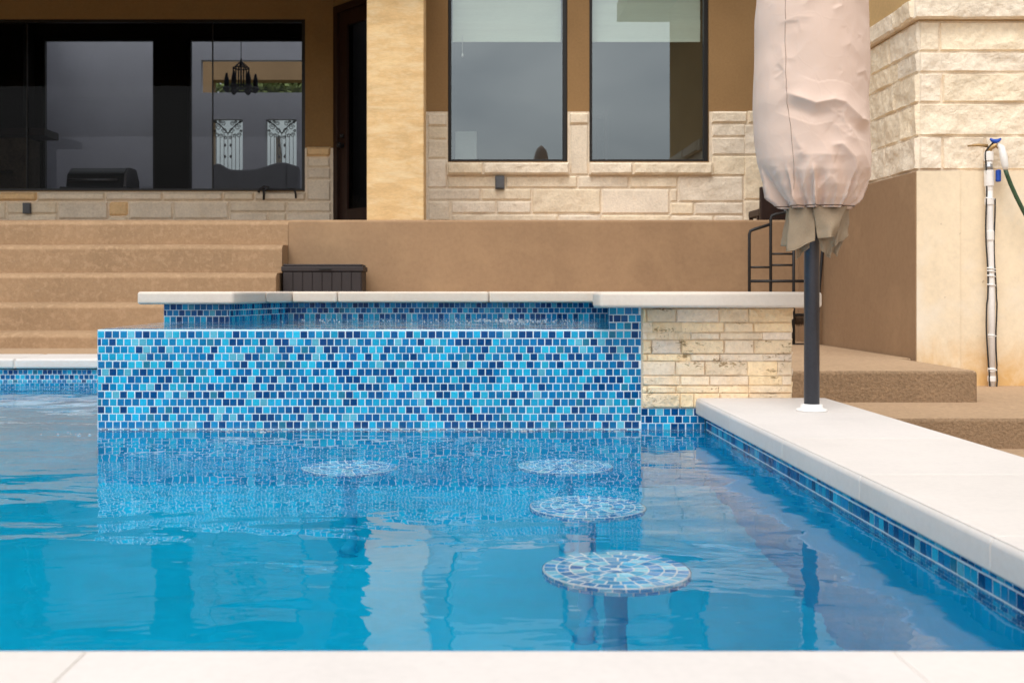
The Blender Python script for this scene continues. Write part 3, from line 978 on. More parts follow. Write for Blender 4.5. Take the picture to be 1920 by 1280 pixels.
PR = [(392, 60, 1529), (386, 66, 1529), (372, 80, 1528), (350, 91, 1528), (325, 99, 1526), (300, 103, 1524), (250, 104.5, 1521), (200, 105, 1519), (100, 104, 1521), (0, 102, 1523),
      (-200, 98, 1523), (-400, 88, 1523), (-560, 70, 1523), (-660, 52, 1523), (-712, 20, 1523), (-718, 3, 1523)]
def prof_at(py):
    for (a, b2) in zip(PR, PR[1:]):
        if a[0] >= py >= b2[0]:
            t_ = (a[0] - py) / (a[0] - b2[0])
            t_ = t_ * t_ * (3 - 2 * t_) * .35 + t_ * .65
            return a[1] + (b2[1] - a[1]) * t_, a[2] + (b2[2] - a[2]) * t_
    return PR[-1][1], PR[-1][2]
RIDGES = [([(1452, 186), (1470, 196), (1500, 210), (1530, 204), (1548, 208), (1580, 236), (1612, 238)], 9, .020),
          ([(1515, 214), (1545, 232), (1575, 275), (1600, 325), (1622, 345)], 13, .018),
          ([(1527, 284), (1548, 282), (1570, 305), (1584, 345), (1590, 388)], 9, .020),
          ([(1494, 300), (1486, 340), (1478, 386)], 8, .012),
          ([(1530, 335), (1512, 360), (1505, 392)], 7, .016),
          ([(1535, 335), (1545, 360), (1546, 392)], 7, .015),
          ([(1462, 255), (1480, 300), (1500, 300), (1560, 302)], 6, .004),
          ([(1440, 60), (1470, 52), (1500, 55)], 6, .003), ([(1545, 110), (1565, 100), (1590, 128)], 7, .004),
          ([(1600, 0), (1610, 30), (1624, 52)], 8, .006), ([(1446, 95), (1452, 150), (1450, 180)], 5, .004)]
rp_ = random.Random(77)
for _ in range(26):
    x_, y_, a_2 = rp_.uniform(1425, 1620), rp_.uniform(-40, 330), rp_.gauss(.2, .6)
    l_ = rp_.uniform(9, 26)
    RIDGES.append(([(x_, y_), (x_ + l_ * cos(a_2), y_ + l_ * sin(a_2)), (x_ + 1.6 * l_ * cos(a_2 + .7), y_ + 1.6 * l_ * sin(a_2 + .7))], rp_.uniform(2.2, 4), rp_.uniform(.0015, .004)))
def seg_d(px, py, pts):
    best = 1e9; sg = 1; at_ = 0; run = 0
    for (a, b2) in zip(pts, pts[1:]):
        dx, dy = b2[0] - a[0], b2[1] - a[1]
        L = sqrt(dx * dx + dy * dy)
        t_ = max(0, min(1, ((px - a[0]) * dx + (py - a[1]) * dy) / (L * L)))
        ex, ey = px - a[0] - t_ * dx, py - a[1] - t_ * dy
        q = sqrt(ex * ex + ey * ey)
        if q < best:
            best = q; sg = 1 if (dx * ey - dy * ex) > 0 else -1; at_ = run + t_ * L
        run += L
    end = run - at_ if pts[-1][1] < 380 else 99
    return best, sg, min(at_, end)
m = MB()
rows = [392 - i * 1.9 for i in range(219)] + [-26 - i * 26 for i in range(1, 27)] + [-718]
SEG = 330
vv = []
for py in rows:
    Rp, cx = prof_at(py)
    zz = ZU(py, ur)
    for k in range(SEG):
        th = 2 * pi * k / SEG
        front = -sin(th)          # towards the camera
        spx = cx + Rp * cos(th)
        d_ = 0.0
        if front > -.2:
            for (pts, w, amp) in RIDGES:
                q, sg, fade = seg_d(spx, py, pts)
                if q < w * 4:
                    amp = amp * min(1, fade / (2.6 * w)) ** .8
                    if sg > 0: d_ += amp * .8 * (exp(-q / (w * .9)) - .6 * exp(-((q - 2.2 * w) / (1.4 * w)) ** 2))
                    else: d_ += amp * .8 * exp(-q / (w * 1.6))
            d_ *= max(0, min(1, front * 1.6))
        tb = max(0, min(1, (py - 312) / 76))
        pl = noise.noise(Vector((cos(th) * 2.9, sin(th) * 2.9, 4)))
        d_ += .034 * tb ** 1.2 * (1 - 2 * abs(sin(th * 5.5 + 2.8 * pl)) ** .7) * (0.85 + 1.2 * pl) * (1 - .5 * max(0, (py - 372) / 20))
        p3 = Vector((cos(th) * .35, sin(th) * .35, py * .0034))
        d_ += .004 * noise.noise(p3 * 4 + Vector((3, 1, 0))) + .0022 * noise.noise(Vector((cos(th) * 1.8 + py * .006, sin(th) * 1.8, py * .02)))
        d_ += .0014 * (1 - 2 * abs(noise.noise(Vector((cos(th) * 2.4 + py * .012, sin(th) * 2.4 - 7, py * .014)))))
        rad = Rp * ur * U * (1 if py > -900 else 1)
        rad = max(.027, rad + d_) if py > -712 else max(.004, rad)
        vv.append((XU(cx, ur) + rad * cos(th), uy + rad * sin(th) * (.92), zz))
ff = []
for j in range(len(rows) - 1):
    for k in range(SEG):
        k2 = (k + 1) % SEG
        ff.append((j * SEG + k, j * SEG + k2, (j + 1) * SEG + k2, (j + 1) * SEG + k))
ff.append(tuple((len(rows) - 1) * SEG + k for k in range(SEG)))
m.add(vv, ff)
cover = m.build('cover', M['cover'], umb, smooth=True)
# stitched seam down the left of the cover
m = MB()
path = []
for py in range(388, -600, -14):
    j = min(range(len(rows)), key=lambda q: abs(rows[q] - py))
    tgt = 1453 + max(0, (py - 180)) * .115 - 0.004 * py
    best = min((kk for kk in range(SEG) if sin(2 * pi * kk / SEG) < .1), key=lambda kk: abs(VX + vv[j * SEG + kk][0] / (U * ur) - tgt))
    v = Vector(vv[j * SEG + best]); path.append(v + Vector((v.x - ux, v.y - uy, 0)).normalized() * .0005)
m.tube(path, .0009, 5)
m.build('seam', M['seam'], cover, smooth=True)
m = MB()
j = 2
m.tube([Vector(vv[j * SEG + k]) + Vector((cos(2 * pi * k / SEG), sin(2 * pi * k / SEG), 0)) * .0015 for k in range(0, SEG, 1)] + [Vector(vv[j * SEG])], .0014, 6)
m.build('drawstring', M['cord'], cover, smooth=True)
# canopy hem hanging out below the cover
def flap(mb, a0, a1, top, lens, r0, r1, folds, ph, n=40, rowsn=16):
    verts = []
    for j in range(rowsn + 1):
        t_ = j / rowsn
        for i in range(n + 1):
            s_ = i / n
            a = a0 + (a1 - a0) * s_
            L = lens[0] + (lens[1] - lens[0]) * s_ + 7 * sin(s_ * pi * 2.3 + ph) + 8 * noise.noise(Vector((s_ * 4, ph * 3, 1)))
            py = top + L * t_
            rr_ = (r0 + (r1 - r0) * t_ ** .8 + (11 * t_ + 2) * sin(folds * 2 * pi * s_ + ph) + 9 * t_ * noise.noise(Vector((s_ * 3 + ph * 5, t_ * 2.5, ph)))) * ur * U
            verts.append((XU(1527, ur) + rr_ * cos(a), uy + rr_ * sin(a) * .9, ZU(py, ur)))
    f = []
    for j in range(rowsn):
        for i in range(n):
            b0 = j * (n + 1) + i
            f.append((b0, b0 + n + 1, b0 + n + 2, b0 + 1))
    mb.add(verts, f)
m = MB()
def panel(mb, TL, TR, BR, BL, bulge, wav, ph, n=18):
    verts = []
    for j in range(n + 1):
        t_ = j / n
        for i in range(n + 1):
            s_ = i / n
            q = [(TL[k] * (1 - s_) + TR[k] * s_) * (1 - t_) + (BL[k] * (1 - s_) + BR[k] * s_) * t_ for k in range(3)]
            dq = q[2] + bulge * sin(pi * s_) * (.4 + .6 * t_) + wav * t_ * sin(2.2 * pi * s_ + ph) + .008 * noise.noise(Vector((s_ * 2.5 + ph, t_ * 2.5, ph)))
            px = q[0] + 4 * t_ * noise.noise(Vector((ph, t_ * 3, s_ * 2)))
            py = q[1] + 3 * t_ * noise.noise(Vector((s_ * 4, ph, 2)))
            verts.append((XU(px, ur), uy - dq, ZU(py, ur)))
    f = []
    for j in range(n):
        for i in range(n):
            b0 = j * (n + 1) + i
            f.append((b0, b0 + n + 1, b0 + n + 2, b0 + 1))
    mb.add(verts, f)
    k = n + 1                                    # stitched hem along the lower edge
    mb.tube([Vector(verts[n * k + i]) + Vector((0, -.001, .0008)) for i in range(k)], .0014, 5)
panel(m, (1474, 390, .035), (1517, 390, .070), (1514, 452, .078), (1466, 474, .040), .014, .006, .5)
panel(m, (1484, 400, .025), (1514, 415, .050), (1509, 464, .048), (1488, 486, .026), -.010, .006, 2.5)
panel(m, (1510, 390, .078), (1576, 390, .060), (1550, 446, .092), (1519, 449, .086), .016, .010, 4.0)
panel(m, (1516, 418, .062), (1573, 400, .055), (1544, 484, .062), (1531, 470, .060), -.012, .008, 5.5)
panel(m, (1558, 390, .045), (1589, 394, .012), (1586, 442, .014), (1552, 464, .048), .012, .007, 7.0)
panel(m, (1564, 418, .030), (1587, 424, .006), (1569, 480, .014), (1549, 464, .036), -.010, .007, 8.5)
flap(m, pi * .05, pi * .55, 388, (60, 78), 48, 48, 1.5, .2)
flap(m, pi * .5, pi * 1.05, 388, (76, 70), 48, 50, 1.5, 1.9)
cn = m.build('canopy', M['canopy'], umb, smooth=True)
so = cn.modifiers.new('thickness', 'SOLIDIFY'); so.thickness = .0016; so.offset = 0

# ================================================================= HOUSE
house = thing('house', (-300 * U, 2.6 * D, PATIO), 'stucco and limestone house with dark framed windows behind the patio', 'house')
RH = 2.50; YH = RH * D
RL = 2.70; YL = RL * D
TOPZ = 4.6
XA = XU(745, RH)
XE = 1600 * U
wz0, wz1 = ZU(303, RH), ZU(-60, RH)
w1 = (XU(840, RH), XU(1064, RH)); w2 = (XU(1105, RH), XU(1329, RH))
zs_ = ZU(210, RH)      # top of the stone wainscot
# stucco wall with two openings
m = MB()
th = .2
m.box(XA, w1[0], YH, YH + th, PATIO - .1, TOPZ)
m.box(w1[1], w2[0], YH, YH + th, PATIO - .1, TOPZ)
m.box(w2[1], XE, YH, YH + th, PATIO - .1, TOPZ)
for w in (w1, w2):
    m.box(w[0], w[1], YH, YH + th, PATIO - .1, wz0)
    m.box(w[0], w[1], YH, YH + th, wz1, TOPZ)
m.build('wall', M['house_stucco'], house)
# limestone wainscot
ST = [(435, 525, 512, 570), (435, 525, 572, 630), (435, 525, 631, 716), (435, 525, 717, 848),
      (1072, 1162, 508, 562), (1076, 1160, 563, 790),
      (1710, 1872, 502, 557), (1713, 1866, 558, 618), (1713, 1866, 619, 700), (1713, 1866, 701, 793),
      (526, 785, 791, 848), (786, 1110, 791, 848), (1111, 1341, 791, 849), (1342, 1560, 794, 849), (1561, 1856, 794, 910),
      (437, 675, 849, 904), (676, 904, 849, 904), (905, 1216, 849, 962), (1217, 1524, 850, 965), (1525, 1560, 850, 910),
      (437, 541, 905, 995), (542, 745, 905, 963), (746, 904, 905, 963), (1525, 1634, 911, 968), (1635, 1856, 911, 968),
      (542, 1022, 964, 1020), (1023, 1216, 966, 1020), (1217, 1528, 966, 1020), (1529, 1722, 969, 1020), (1723, 1856, 969, 1020),
      (437, 541, 996, 1070), (542, 800, 1021, 1090), (801, 1200, 1021, 1090), (1201, 1500, 1021, 1090), (1501, 1856, 1021, 1090),
      (1857, 1990, 560, 700), (1857, 1990, 701, 900), (1857, 1990, 901, 1090), (1991, 2180, 560, 640), (1991, 2180, 641, 830), (1991, 2180, 831, 1090), (1876, 2180, 500, 557)]
def b2(cx, cy): return 620 + cx / 2.4, cy / 2.4
rnd = random.Random(9)
m = MB()
for i, (xa, xb, ya, yb) in enumerate(ST):
    pa, pb = b2(xa, yb), b2(xb, ya)
    A, C = W(pa[0], pa[1], RH), W(pb[0], pb[1], RH)
    cap = i in (0, 4, 6, 41)
    block(m, (A.x, YH - .012, A.z), (1, 0, 0), (0, 0, 1), (0, -1, 0), C.x - A.x, C.z - A.z, .038 if cap else .020, .010, .016,
          seed=i + 40, c=stonecol(rnd, .06, .05), flat=.85 if i in (5, 18) else 0.25, fr=8, ew=.008)
m.build('stone_wainscot', M['limestone'], house)
m = MB()
segs = [(XA, w1[0] - .001), (w1[1] + .001, w2[0] - .001), (w2[1] + .001, XE)]
for a, bb in segs: m.box(a, bb, YH - .010, YH - .001, PATIO - .1, zs_)
for w in (w1, w2): m.box(w[0] - .0009, w[1] + .0009, YH - .010, YH - .001, PATIO - .1, wz0 - .02)
m.build('mortar_bed', M['mortar'], house)
# sills of two stones each
for parts in (((524, 685), (686, 1072)), ((1162, 1356), (1357, 1714))):
    m = MB()
    for i, (xa, xb) in enumerate(parts):
        A, C = W(*b2(xa, 789), RH), W(*b2(xb, 734), RH)
        m.box(A.x, C.x, YH - .055, YH + .03, A.z + .002, C.z, stonecol(rnd, .05, .04))
        block(m, (A.x, YH - .055, A.z), (1, 0, 0), (0, 0, 1), (0, -1, 0), C.x - A.x, C.z - A.z, .03, .012, .018, seed=90 + xa, c=stonecol(rnd, .06, .05), fr=7)
    m.build('window_sill', M['limestone'], house)
# windows
for w in (w1, w2):
    f = MB(); t = .030; y0 = YH + .03
    f.box(w[0] + .001, w[0] + t, y0, y0 + .06, wz0 + .001, wz1)
    f.box(w[1] - t * 1.3, w[1] - .001, y0, y0 + .06, wz0 + .001, wz1)
    f.box(w[0] + t + .001, w[1] - t * 1.3 - .001, y0, y0 + .06, wz0 + .001, wz0 + t * .8)
    f.box(w[0] + t + .001, w[1] - t * 1.3 - .001, y0, y0 + .06, wz1 - t, wz1 - .001)
    fr = f.build('window', M['black_frame'], house, bevel=.003)
    p = MB(); p.quad((w[0] + t, y0 + .03, wz0 + t * .7), (w[1] - t * 1.3, y0 + .03, wz0 + t * .7), (w[1] - t * 1.3, y0 + .03, wz1 - t), (w[0] + t, y0 + .03, wz1 - t))
    p.build('pane', M['glass'], fr)
    s = MB(); sz = ZU(77, RH + .03)
    nfold = 14
    ysd = YH + .17
    zz = sz
    s.box(w[0] + .04, w[1] - .045, ysd, ysd + .012, sz, sz + .03)
    for i in range(6):
        z0_ = sz + .031 + i * .17
        s.quad((w[0] + .04, ysd + .004, z0_), (w[1] - .045, ysd + .004, z0_), (w[1] - .045, ysd - .012 + .008 * (i % 2), z0_ + .168), (w[0] + .04, ysd - .012 + .008 * (i % 2), z0_ + .168))
    s.build('blind', M['shade'], house)
m = MB(); px = XU(867, RH); m.tube([(px, YH + .155, ZU(60, RH)), (px, YH + .155, ZU(96, RH))], .0025, 6); m.lathe([(.004, ZU(101, RH)), (.012, ZU(100, RH)), (.006, ZU(94, RH))], px, YH + .155, 10)
m.build('blind_cord', M['white_plastic'], house)
# grey outlet covers
def outlet(px0, px1, py0, py1, r, y):
    m = MB(); a, c = W(px0, py1, r), W(px1, py0, r)
    m.box(a.x, c.x, y - .045, y + .01, a.z, c.z)
    m.box(a.x + .006, c.x - .006, y - .052, y - .0455, a.z + .008, c.z - .02)
    m.build('outlet_cover', M['grey_plastic'], house, bevel=.006)
outlet(928.5, 945.5, 331, 355, RH, YH - .02)
outlet(47, 61, 381, 401, RL, YL - .02)

# dining room behind the two windows
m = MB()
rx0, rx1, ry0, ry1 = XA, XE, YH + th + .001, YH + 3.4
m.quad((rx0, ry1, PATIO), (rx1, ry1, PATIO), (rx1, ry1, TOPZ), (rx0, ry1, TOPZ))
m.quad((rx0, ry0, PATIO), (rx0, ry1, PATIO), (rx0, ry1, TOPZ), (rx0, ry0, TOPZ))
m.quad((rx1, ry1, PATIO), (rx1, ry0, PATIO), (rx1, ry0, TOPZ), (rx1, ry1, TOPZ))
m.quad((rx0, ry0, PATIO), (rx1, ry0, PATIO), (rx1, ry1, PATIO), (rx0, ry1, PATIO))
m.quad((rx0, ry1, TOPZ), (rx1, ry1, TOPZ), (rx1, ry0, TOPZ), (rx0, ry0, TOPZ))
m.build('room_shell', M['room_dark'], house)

# covered porch on the left
xl, xr_ = -3300 * U, XU(626, RL)
wx1 = XU(572, RL); wzb, wzt = ZU(358, RL), ZU(36, RL)
m = MB()
m.box(xl, wx1, YL, YL + .15, PATIO - .1, wzb)
m.box(xl, wx1, YL, YL + .15, wzt, TOPZ)
m.box(wx1, xr_, YL, YL + .15, PATIO - .1, TOPZ)
# angled wall with the door, then the hidden return to the dining-room wall
dA = Vector((xr_, YL, 0)); dB = Vector((XA, YH, 0))
dv = (dB - dA); dl = dv.length; du = dv.normalized(); dn = Vector((du.y, -du.x, 0))
def dp(s, off, z): v = dA + du * s + dn * off; return (v.x, v.y, z)
dz = ZU(14, RL)
def dbox(mb, s0, s1, o0, o1, z0, z1):
    pts = [dp(s0, o0, 0), dp(s1, o0, 0), dp(s1, o1, 0), dp(s0, o1, 0)]
    a = [(p[0], p[1]) for p in pts]
    ar = sum(a[i][0] * a[(i + 1) % 4][1] - a[(i + 1) % 4][0] * a[i][1] for i in range(4))
    if ar < 0: a.reverse()
    mb.prism(a, z0, z1)
dbox(m, .002, dl, -.15, 0, dz + .001, TOPZ)
DW = min(dl - .03, .92)
dbox(m, DW + .001, dl, -.15, 0, PATIO - .1, dz)
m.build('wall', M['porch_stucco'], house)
m = MB()
dbox(m, .003, .07, -.12, .012, PATIO, dz)
dbox(m, DW - .07, DW, -.12, .012, PATIO, dz)
dbox(m, .0705, DW - .0705, -.12, .012, dz - .07, dz)
dbox(m, .0705, .20, -.07, -.02, PATIO + .01, dz - .071)
dbox(m, DW - .20, DW - .0705, -.07, -.02, PATIO + .01, dz - .071)
dbox(m, .2005, DW - .2005, -.07, -.02, dz - .21, dz - .071)
dbox(m, .2005, DW - .2005, -.07, -.02, PATIO + .01, PATIO + .25)
door = m.build('door', M['wood_door'], house, bevel=.004)
m = MB(); dbox(m, .2, DW - .2, -.05, -.045, PATIO + .25, dz - .21); m.build('pane', M['screen_glass'], door)
m = MB()
hp = Vector(dp(.135, 0.03, ZU(275, RL)))
m.tube([dp(.135, -.02, ZU(275, RL)), hp, dp(.135, .045, ZU(275, RL))], .024, 12)
m.build('handle', M['black_metal'], door, smooth=True)
m = MB(); m.tube([dp(.135, -.02, ZU(258, RL)), dp(.135, .01, ZU(258, RL))], .022, 12); m.build('deadbolt', M['black_metal'], door, smooth=True)
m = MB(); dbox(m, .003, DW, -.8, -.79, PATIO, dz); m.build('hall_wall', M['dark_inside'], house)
# stone under and beside the porch window
SL = [(0, 195, 988, 1036), (196, 545, 988, 1036), (546, 840, 988, 1036), (841, 1150, 988, 1036), (1151, 1310, 988, 1036), (1311, 1575, 988, 1036),
      (-500, -180, 988, 1036), (-179, -1, 988, 1036), (-500, -120, 1037, 1130), (-119, 38, 1037, 1130), (39, 300, 1037, 1103), (39, 300, 1104, 1190), (301, 562, 1037, 1130), (563, 662, 1037, 1112), (563, 662, 1113, 1190), (663, 893, 1037, 1130), (894, 1180, 1037, 1130),
      (1181, 1475, 1037, 1094), (1181, 1380, 1095, 1190), (1381, 1475, 1095, 1190), (1476, 1706, 1037, 1094), (1476, 1706, 1095, 1190),
      (1576, 1702, 756, 808), (1578, 1700, 809, 863), (1578, 1703, 864, 924), (1578, 1704, 925, 1036)]
m = MB()
for i, (xa, xb, ya, yb) in enumerate(SL):
    A, C = W(xa / 2.743, yb / 2.743, RL), W(xb / 2.743, ya / 2.743, RL)
    c = stonecol(rnd, .06, .03)
    if i in (0, 13, 22): c = (1.0, .80, .55)
    block(m, (A.x, YL - .012, A.z), (1, 0, 0), (0, 0, 1), (0, -1, 0), C.x - A.x, C.z - A.z, .05 if ya in (988, 756) else .03, .012, .02, seed=i + 140, c=c, flat=.3, fr=7)
m.build('stone_wainscot', M['limestone'], house)
m = MB()
m.box(xl, wx1 - .001, YL - .010, YL - .001, PATIO - .1, wzb - .01)
m.box(wx1, xr_ - .005, YL - .010, YL - .001, PATIO - .1, ZU(278, RL))
m.build('mortar_bed', M['mortar'], house)
# the big tinted porch window
f = MB(); t = .035
f.box(xl, wx1 - .0005, YL + .02, YL + .08, wzb + .0005, wzb + t * .7)
f.box(xl, wx1 - .0005, YL + .02, YL + .08, wzt - t * .8, wzt - .0005)
f.box(wx1 - t, wx1 - .001, YL + .02, YL + .08, wzb + t * .7, wzt - t * .8)
for px in (48, 397): f.box(XU(px, RL) - .004, XU(px, RL) + .004, YL + .03, YL + .06, wzb + t * .7, wzt - t * .8)
fr = f.build('window', M['black_frame'], house)
p = MB(); p.quad((xl, YL + .05, wzb), (wx1 - t, YL + .05, wzb), (wx1 - t, YL + .05, wzt), (xl, YL + .05, wzt)); p.build('pane', M['screen_glass'], fr)
# porch back wall with two openings into the great room
RB = 3.25; YBK = RB * D
op = [(XU(78, RB), XU(290, RB)), (XU(352, RB), XU(600, RB))]
oz0, oz1 = ZU(395, RB), ZU(71, RB)
m = MB()
ex = [xl, op[0][0], op[0][1], op[1][0], op[1][1], XU(700, RB)]
for i in (0, 2, 4): m.box(ex[i], ex[i + 1], YBK, YBK + .15, PATIO, TOPZ)
for (a, c) in op:
    m.box(a, c, YBK, YBK + .15, PATIO, oz0); m.box(a, c, YBK, YBK + .15, oz1, TOPZ)
m.box(XU(640, RL), XU(640, RL) + .1, YL + .16, YBK - .001, PATIO, TOPZ)
m.box(xl - .1, xl - .001, YL, YBK, PATIO, TOPZ)
m.box(xl, XU(640, RL) - .001, YL + .151, YBK - .001, TOPZ - .1, TOPZ - .001)
m.box(xl, XU(640, RL) - .001, YL + .151, YBK - .001, PATIO - .1, PATIO - .002)
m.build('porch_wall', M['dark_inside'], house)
for (a, c) in op:
    f = MB()
    f.box(a + .001, a + .03, YBK + .03, YBK + .09, oz0, oz1); f.box(c - .03, c - .001, YBK + .03, YBK + .09, oz0, oz1)
    f.box(a + .031, c - .031, YBK + .03, YBK + .09, oz1 - .03, oz1 - .001); f.box(a + .031, c - .031, YBK + .03, YBK + .09, oz0 + .001, oz0 + .03)
    fr = f.build('window', M['black_frame'], house)
    p = MB(); p.quad((a + .03, YBK + .06, oz0), (c - .03, YBK + .06, oz0), (c - .03, YBK + .06, oz1), (a + .03, YBK + .06, oz1)); p.build('pane', M['clear_glass'], fr)
# great room: back wall with the entrance doors and a transom, plus an unseen roof gap added to light it
RG = 4.1; YG = RG * D
gx0, gx1 = xl, XU(720, RG)
GT = 5.6
def holes_wall(mb, x0, x1, z0, z1, y0, y1, rects):
    xs = sorted({x0, x1, *[q for r in rects for q in r[:2]]}); zs = sorted({z0, z1, *[q for r in rects for q in r[2:]]})
    for a, c in zip(xs, xs[1:]):
        for e, h in zip(zs, zs[1:]):
            if any(r[0] <= (a + c) / 2 <= r[1] and r[2] <= (e + h) / 2 <= r[3] for r in rects): continue
            mb.box(a, c, y0, y1, e, h)
glassr = [(XU(397, RG), XU(455, RG), ZU(330, RG), ZU(224, RG)), (XU(499, RG), XU(556, RG), ZU(330, RG), ZU(224, RG))]
trans = (XU(377, RG), XU(600, RG), ZU(174, RG), ZU(113, RG))
m = MB()
holes_wall(m, gx0, gx1, PATIO, GT, YG, YG + .12, glassr + [trans])
m.box(gx0 - .1, gx0 - .001, YBK + .151, YG, PATIO, GT); m.box(gx1 + .001, gx1 + .1, YBK + .151, YG, PATIO, GT)
m.box(gx0, gx1, YBK + .151, YG - .001, PATIO - .1, PATIO - .003)
m.box(gx0, gx1, YBK + .151, YBK + 2.0, GT + .001, GT + .1)
m.box(gx0, gx1, YBK + .16, YBK + .17, TOPZ, GT)
m.build('room_shell', M['room'], house)
# wrought-iron glass in the doors
for (a, c, e, h) in glassr:
    p = MB(); p.quad((a, YG + .08, e), (c, YG + .08, e), (c, YG + .08, h), (a, YG + .08, h)); p.build('door_pane', M['clear_glass'], house)
    m = MB(); w_, h_ = c - a, h - e
    y_ = YG + .05
    for k in range(1, 8):
        x = a + w_ * k / 8
        m.tube([(x, y_, e), (x, y_, h - w_ * (.42 if k in (3, 4, 5) else .55))], .0045, 6)
    for sgn in (-1, 1):
        xm = (a + c) / 2
        for (rx, rz, r0) in ((.12, .36, .09), (.32, .24, .10), (.15, .12, .08), (.36, .5, .08), (.40, .07, .06), (.22, .52, .07), (.08, .58, .06), (.42, .37, .05), (.26, .07, .05)):
            cx_, cz_ = xm + sgn * rx * w_, h - rz * w_
            m.tube([(cx_ + sgn * (r0 * w_ * (1 - q / 26)) * cos(q * .5), y_, cz_ + (r0 * w_ * (1 - q / 26)) * sin(q * .5)) for q in range(20)], .0055, 5)
        m.tube([(xm, y_, h - .45 * w_), (xm + sgn * .25 * w_, y_, h - .16 * w_), (xm + sgn * .5 * w_, y_, h - .02 * w_)], .009, 5)
        for zz in (.55, .35): m.lathe([(.002, e + h_ * zz - .03), (.02, e + h_ * zz), (.002, e + h_ * zz + .03)], xm + sgn * .09 * w_, y_, 8)
    m.build('door_scrollwork', M['black_metal'], house)
# front entrance canopy beyond the transom
m = MB(); RE = 4.7
m.box(XU(330, RE), XU(640, RE), RE * D, RE * D + .3, ZU(150, RE), ZU(60, RE))
m.box(XU(372, RE), XU(398, RE), RE * D - .02, RE * D + .28, PATIO - 1, ZU(150, RE) - .001)
m.build('entrance_beam', M['beam_tan'], house)

# porch roof, eaves and the main roof
m = MB()
m.box(xl - .5, XU(812, 2.15), 2.09 * D, 2.13 * D + .46, 3.0, 3.9)
m.box(xl - .5, XU(812, 2.15), 2.13 * D + .461, YL - .003, 3.46, 3.6)
m.box(xl - .5, xl - .2, 2.13 * D + .461, YL - .003, PATIO, 3.459)  # unseen closing wall, added to keep light out of the porch
m.build('porch_roof', M['soffit'], house)
m = MB()
m.box(XU(800, 2.15) + .001, XE + .8, YH - .5, YH + .3, 4.1, 4.42)
m.build('eave', M['soffit'], house)
m = MB()
m.prism([(XU(800, 2.15) + .001, YH - .55), (XE + .8, YH - .55), (XE + .8, YH + 3.5), (XU(800, 2.15) + .001, YH + 3.5)], 4.421, 4.6)
m.build('roof', M['roof'], house)
# column
cxa, cxb = XU(687.5, 2.13), XU(795, 2.13)
m = MB()
n_ = 46
cy0, cy1 = 2.13 * D, 2.13 * D + .46
m.box(cxa, cxb, cy0, cy1, PATIO - .003, 2.999)
m.build('column', M['column'], house, bevel=.012)

# --------- right wing: brown base, cream plaster base, rough limestone above
wing = house
z0w, zst, ztr0, ztr1 = gz, H(-348), H(-787), H(-846)
wy1 = 1.985 * D
def offs(z): return 0
m = MB()
m.box(WING_X, WING_X + .25, CREAM_Y + .0, RW - .001, z0w, zst - .0005)
m.build('wing_base', M['sidewall'], house, bevel=.008)
m = MB()
m.box(WING_X + .251, 3600 * U, CREAM_Y + .004, CREAM_Y + .3, z0w, zst - .0005)
m.box(WING_X + .0045, WING_X + .25, CREAM_Y - .0035, CREAM_Y - .0005, z0w, zst - .0008)
m.build('wing_base', M['cream'], house)
m = MB()
wxs = WING_X + .03
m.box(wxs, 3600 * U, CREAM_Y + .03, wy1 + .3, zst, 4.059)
m.build('wing_wall', M['wing_stucco'], house)
SW = [(100, 244, [865, 983, 1430, 1800]), (246, 346, [850, 1450, 1800]), (348, 491, [880, 996, 1420, 1800]), (493, 651, [865, 1400, 1800]), (653, 814, [880, 996, 1200, 1450, 1800])]
def b3(cx, cy): return 1380 + cx / 2.559, cy / 2.559
m = MB()
rnd = random.Random(14)
k = 0
for ri, (ya, yb, xs) in enumerate(SW):
    zb, zt_ = ZU(yb / 2.559, 1.55), ZU(ya / 2.559, 1.55)
    xs = [880] + xs[1:]
    for i, (xa, xb) in enumerate(zip(xs, xs[1:])):
        k += 1
        xA = XU(1380 + xa / 2.559, 1.55) if i else wxs - .005
        xB = XU(1380 + xb / 2.559, 1.55)
        block(m, (xA, CREAM_Y + .028, zb), (1, 0, 0), (0, 0, 1), (0, -1, 0), xB - xA, zt_ - zb, .026, .015, .010, seed=k + 300, c=stonecol(rnd, .07, .05), fr=6)
    # side courses
    yy = CREAM_Y + .02
    while yy < wy1 + .2:
        k += 1
        wl = rnd.uniform(.22, .75) if yy > CREAM_Y + .1 else rnd.uniform(.18, .5)
        block(m, (wxs - .002, yy, zb), (0, 1, 0), (0, 0, 1), (-1, 0, 0), wl, zt_ - zb, .026, .015, .011, seed=k + 300, c=stonecol(rnd, .07, .05), fr=6)
        yy += wl
m.build('wing_stone', M['limestone'], house)
m = MB()
m.box(wxs - .003, 3600 * U, CREAM_Y + .026, wy1 + .3, zst - .004, ztr0)
m.build('mortar_bed', M['mortar'], house)
m = MB()
xx = wxs - .05
rr = random.Random(4)
m.box(wxs - .045, 3600 * U, CREAM_Y - .015, wy1 + .3, ztr0 + .006, ztr1, (1, 1, 1))
for wl in (1.02, .9, .9):
    block(m, (xx, CREAM_Y - .015, ztr0), (1, 0, 0), (0, 0, 1), (0, -1, 0), wl, ztr1 - ztr0, .035, .015, .011, seed=int(xx * 100) + 7, c=stonecol(rr, .05, .04), fr=6)
    xx += wl
yy = CREAM_Y - .02
for wl in (.3, .42, .5, .4, .4):
    block(m, (wxs - .045, yy, ztr0), (0, 1, 0), (0, 0, 1), (-1, 0, 0), wl, ztr1 - ztr0, .035, .015, .012, seed=int(yy * 100) + 3, c=stonecol(rr, .05, .04), fr=6)
    yy += wl
m.build('stone_cap', M['limestone'], house)
m = MB()
m.box(1015 * U, 3600 * U, CREAM_Y - .57, wy1 + .5, 4.06, 4.3)
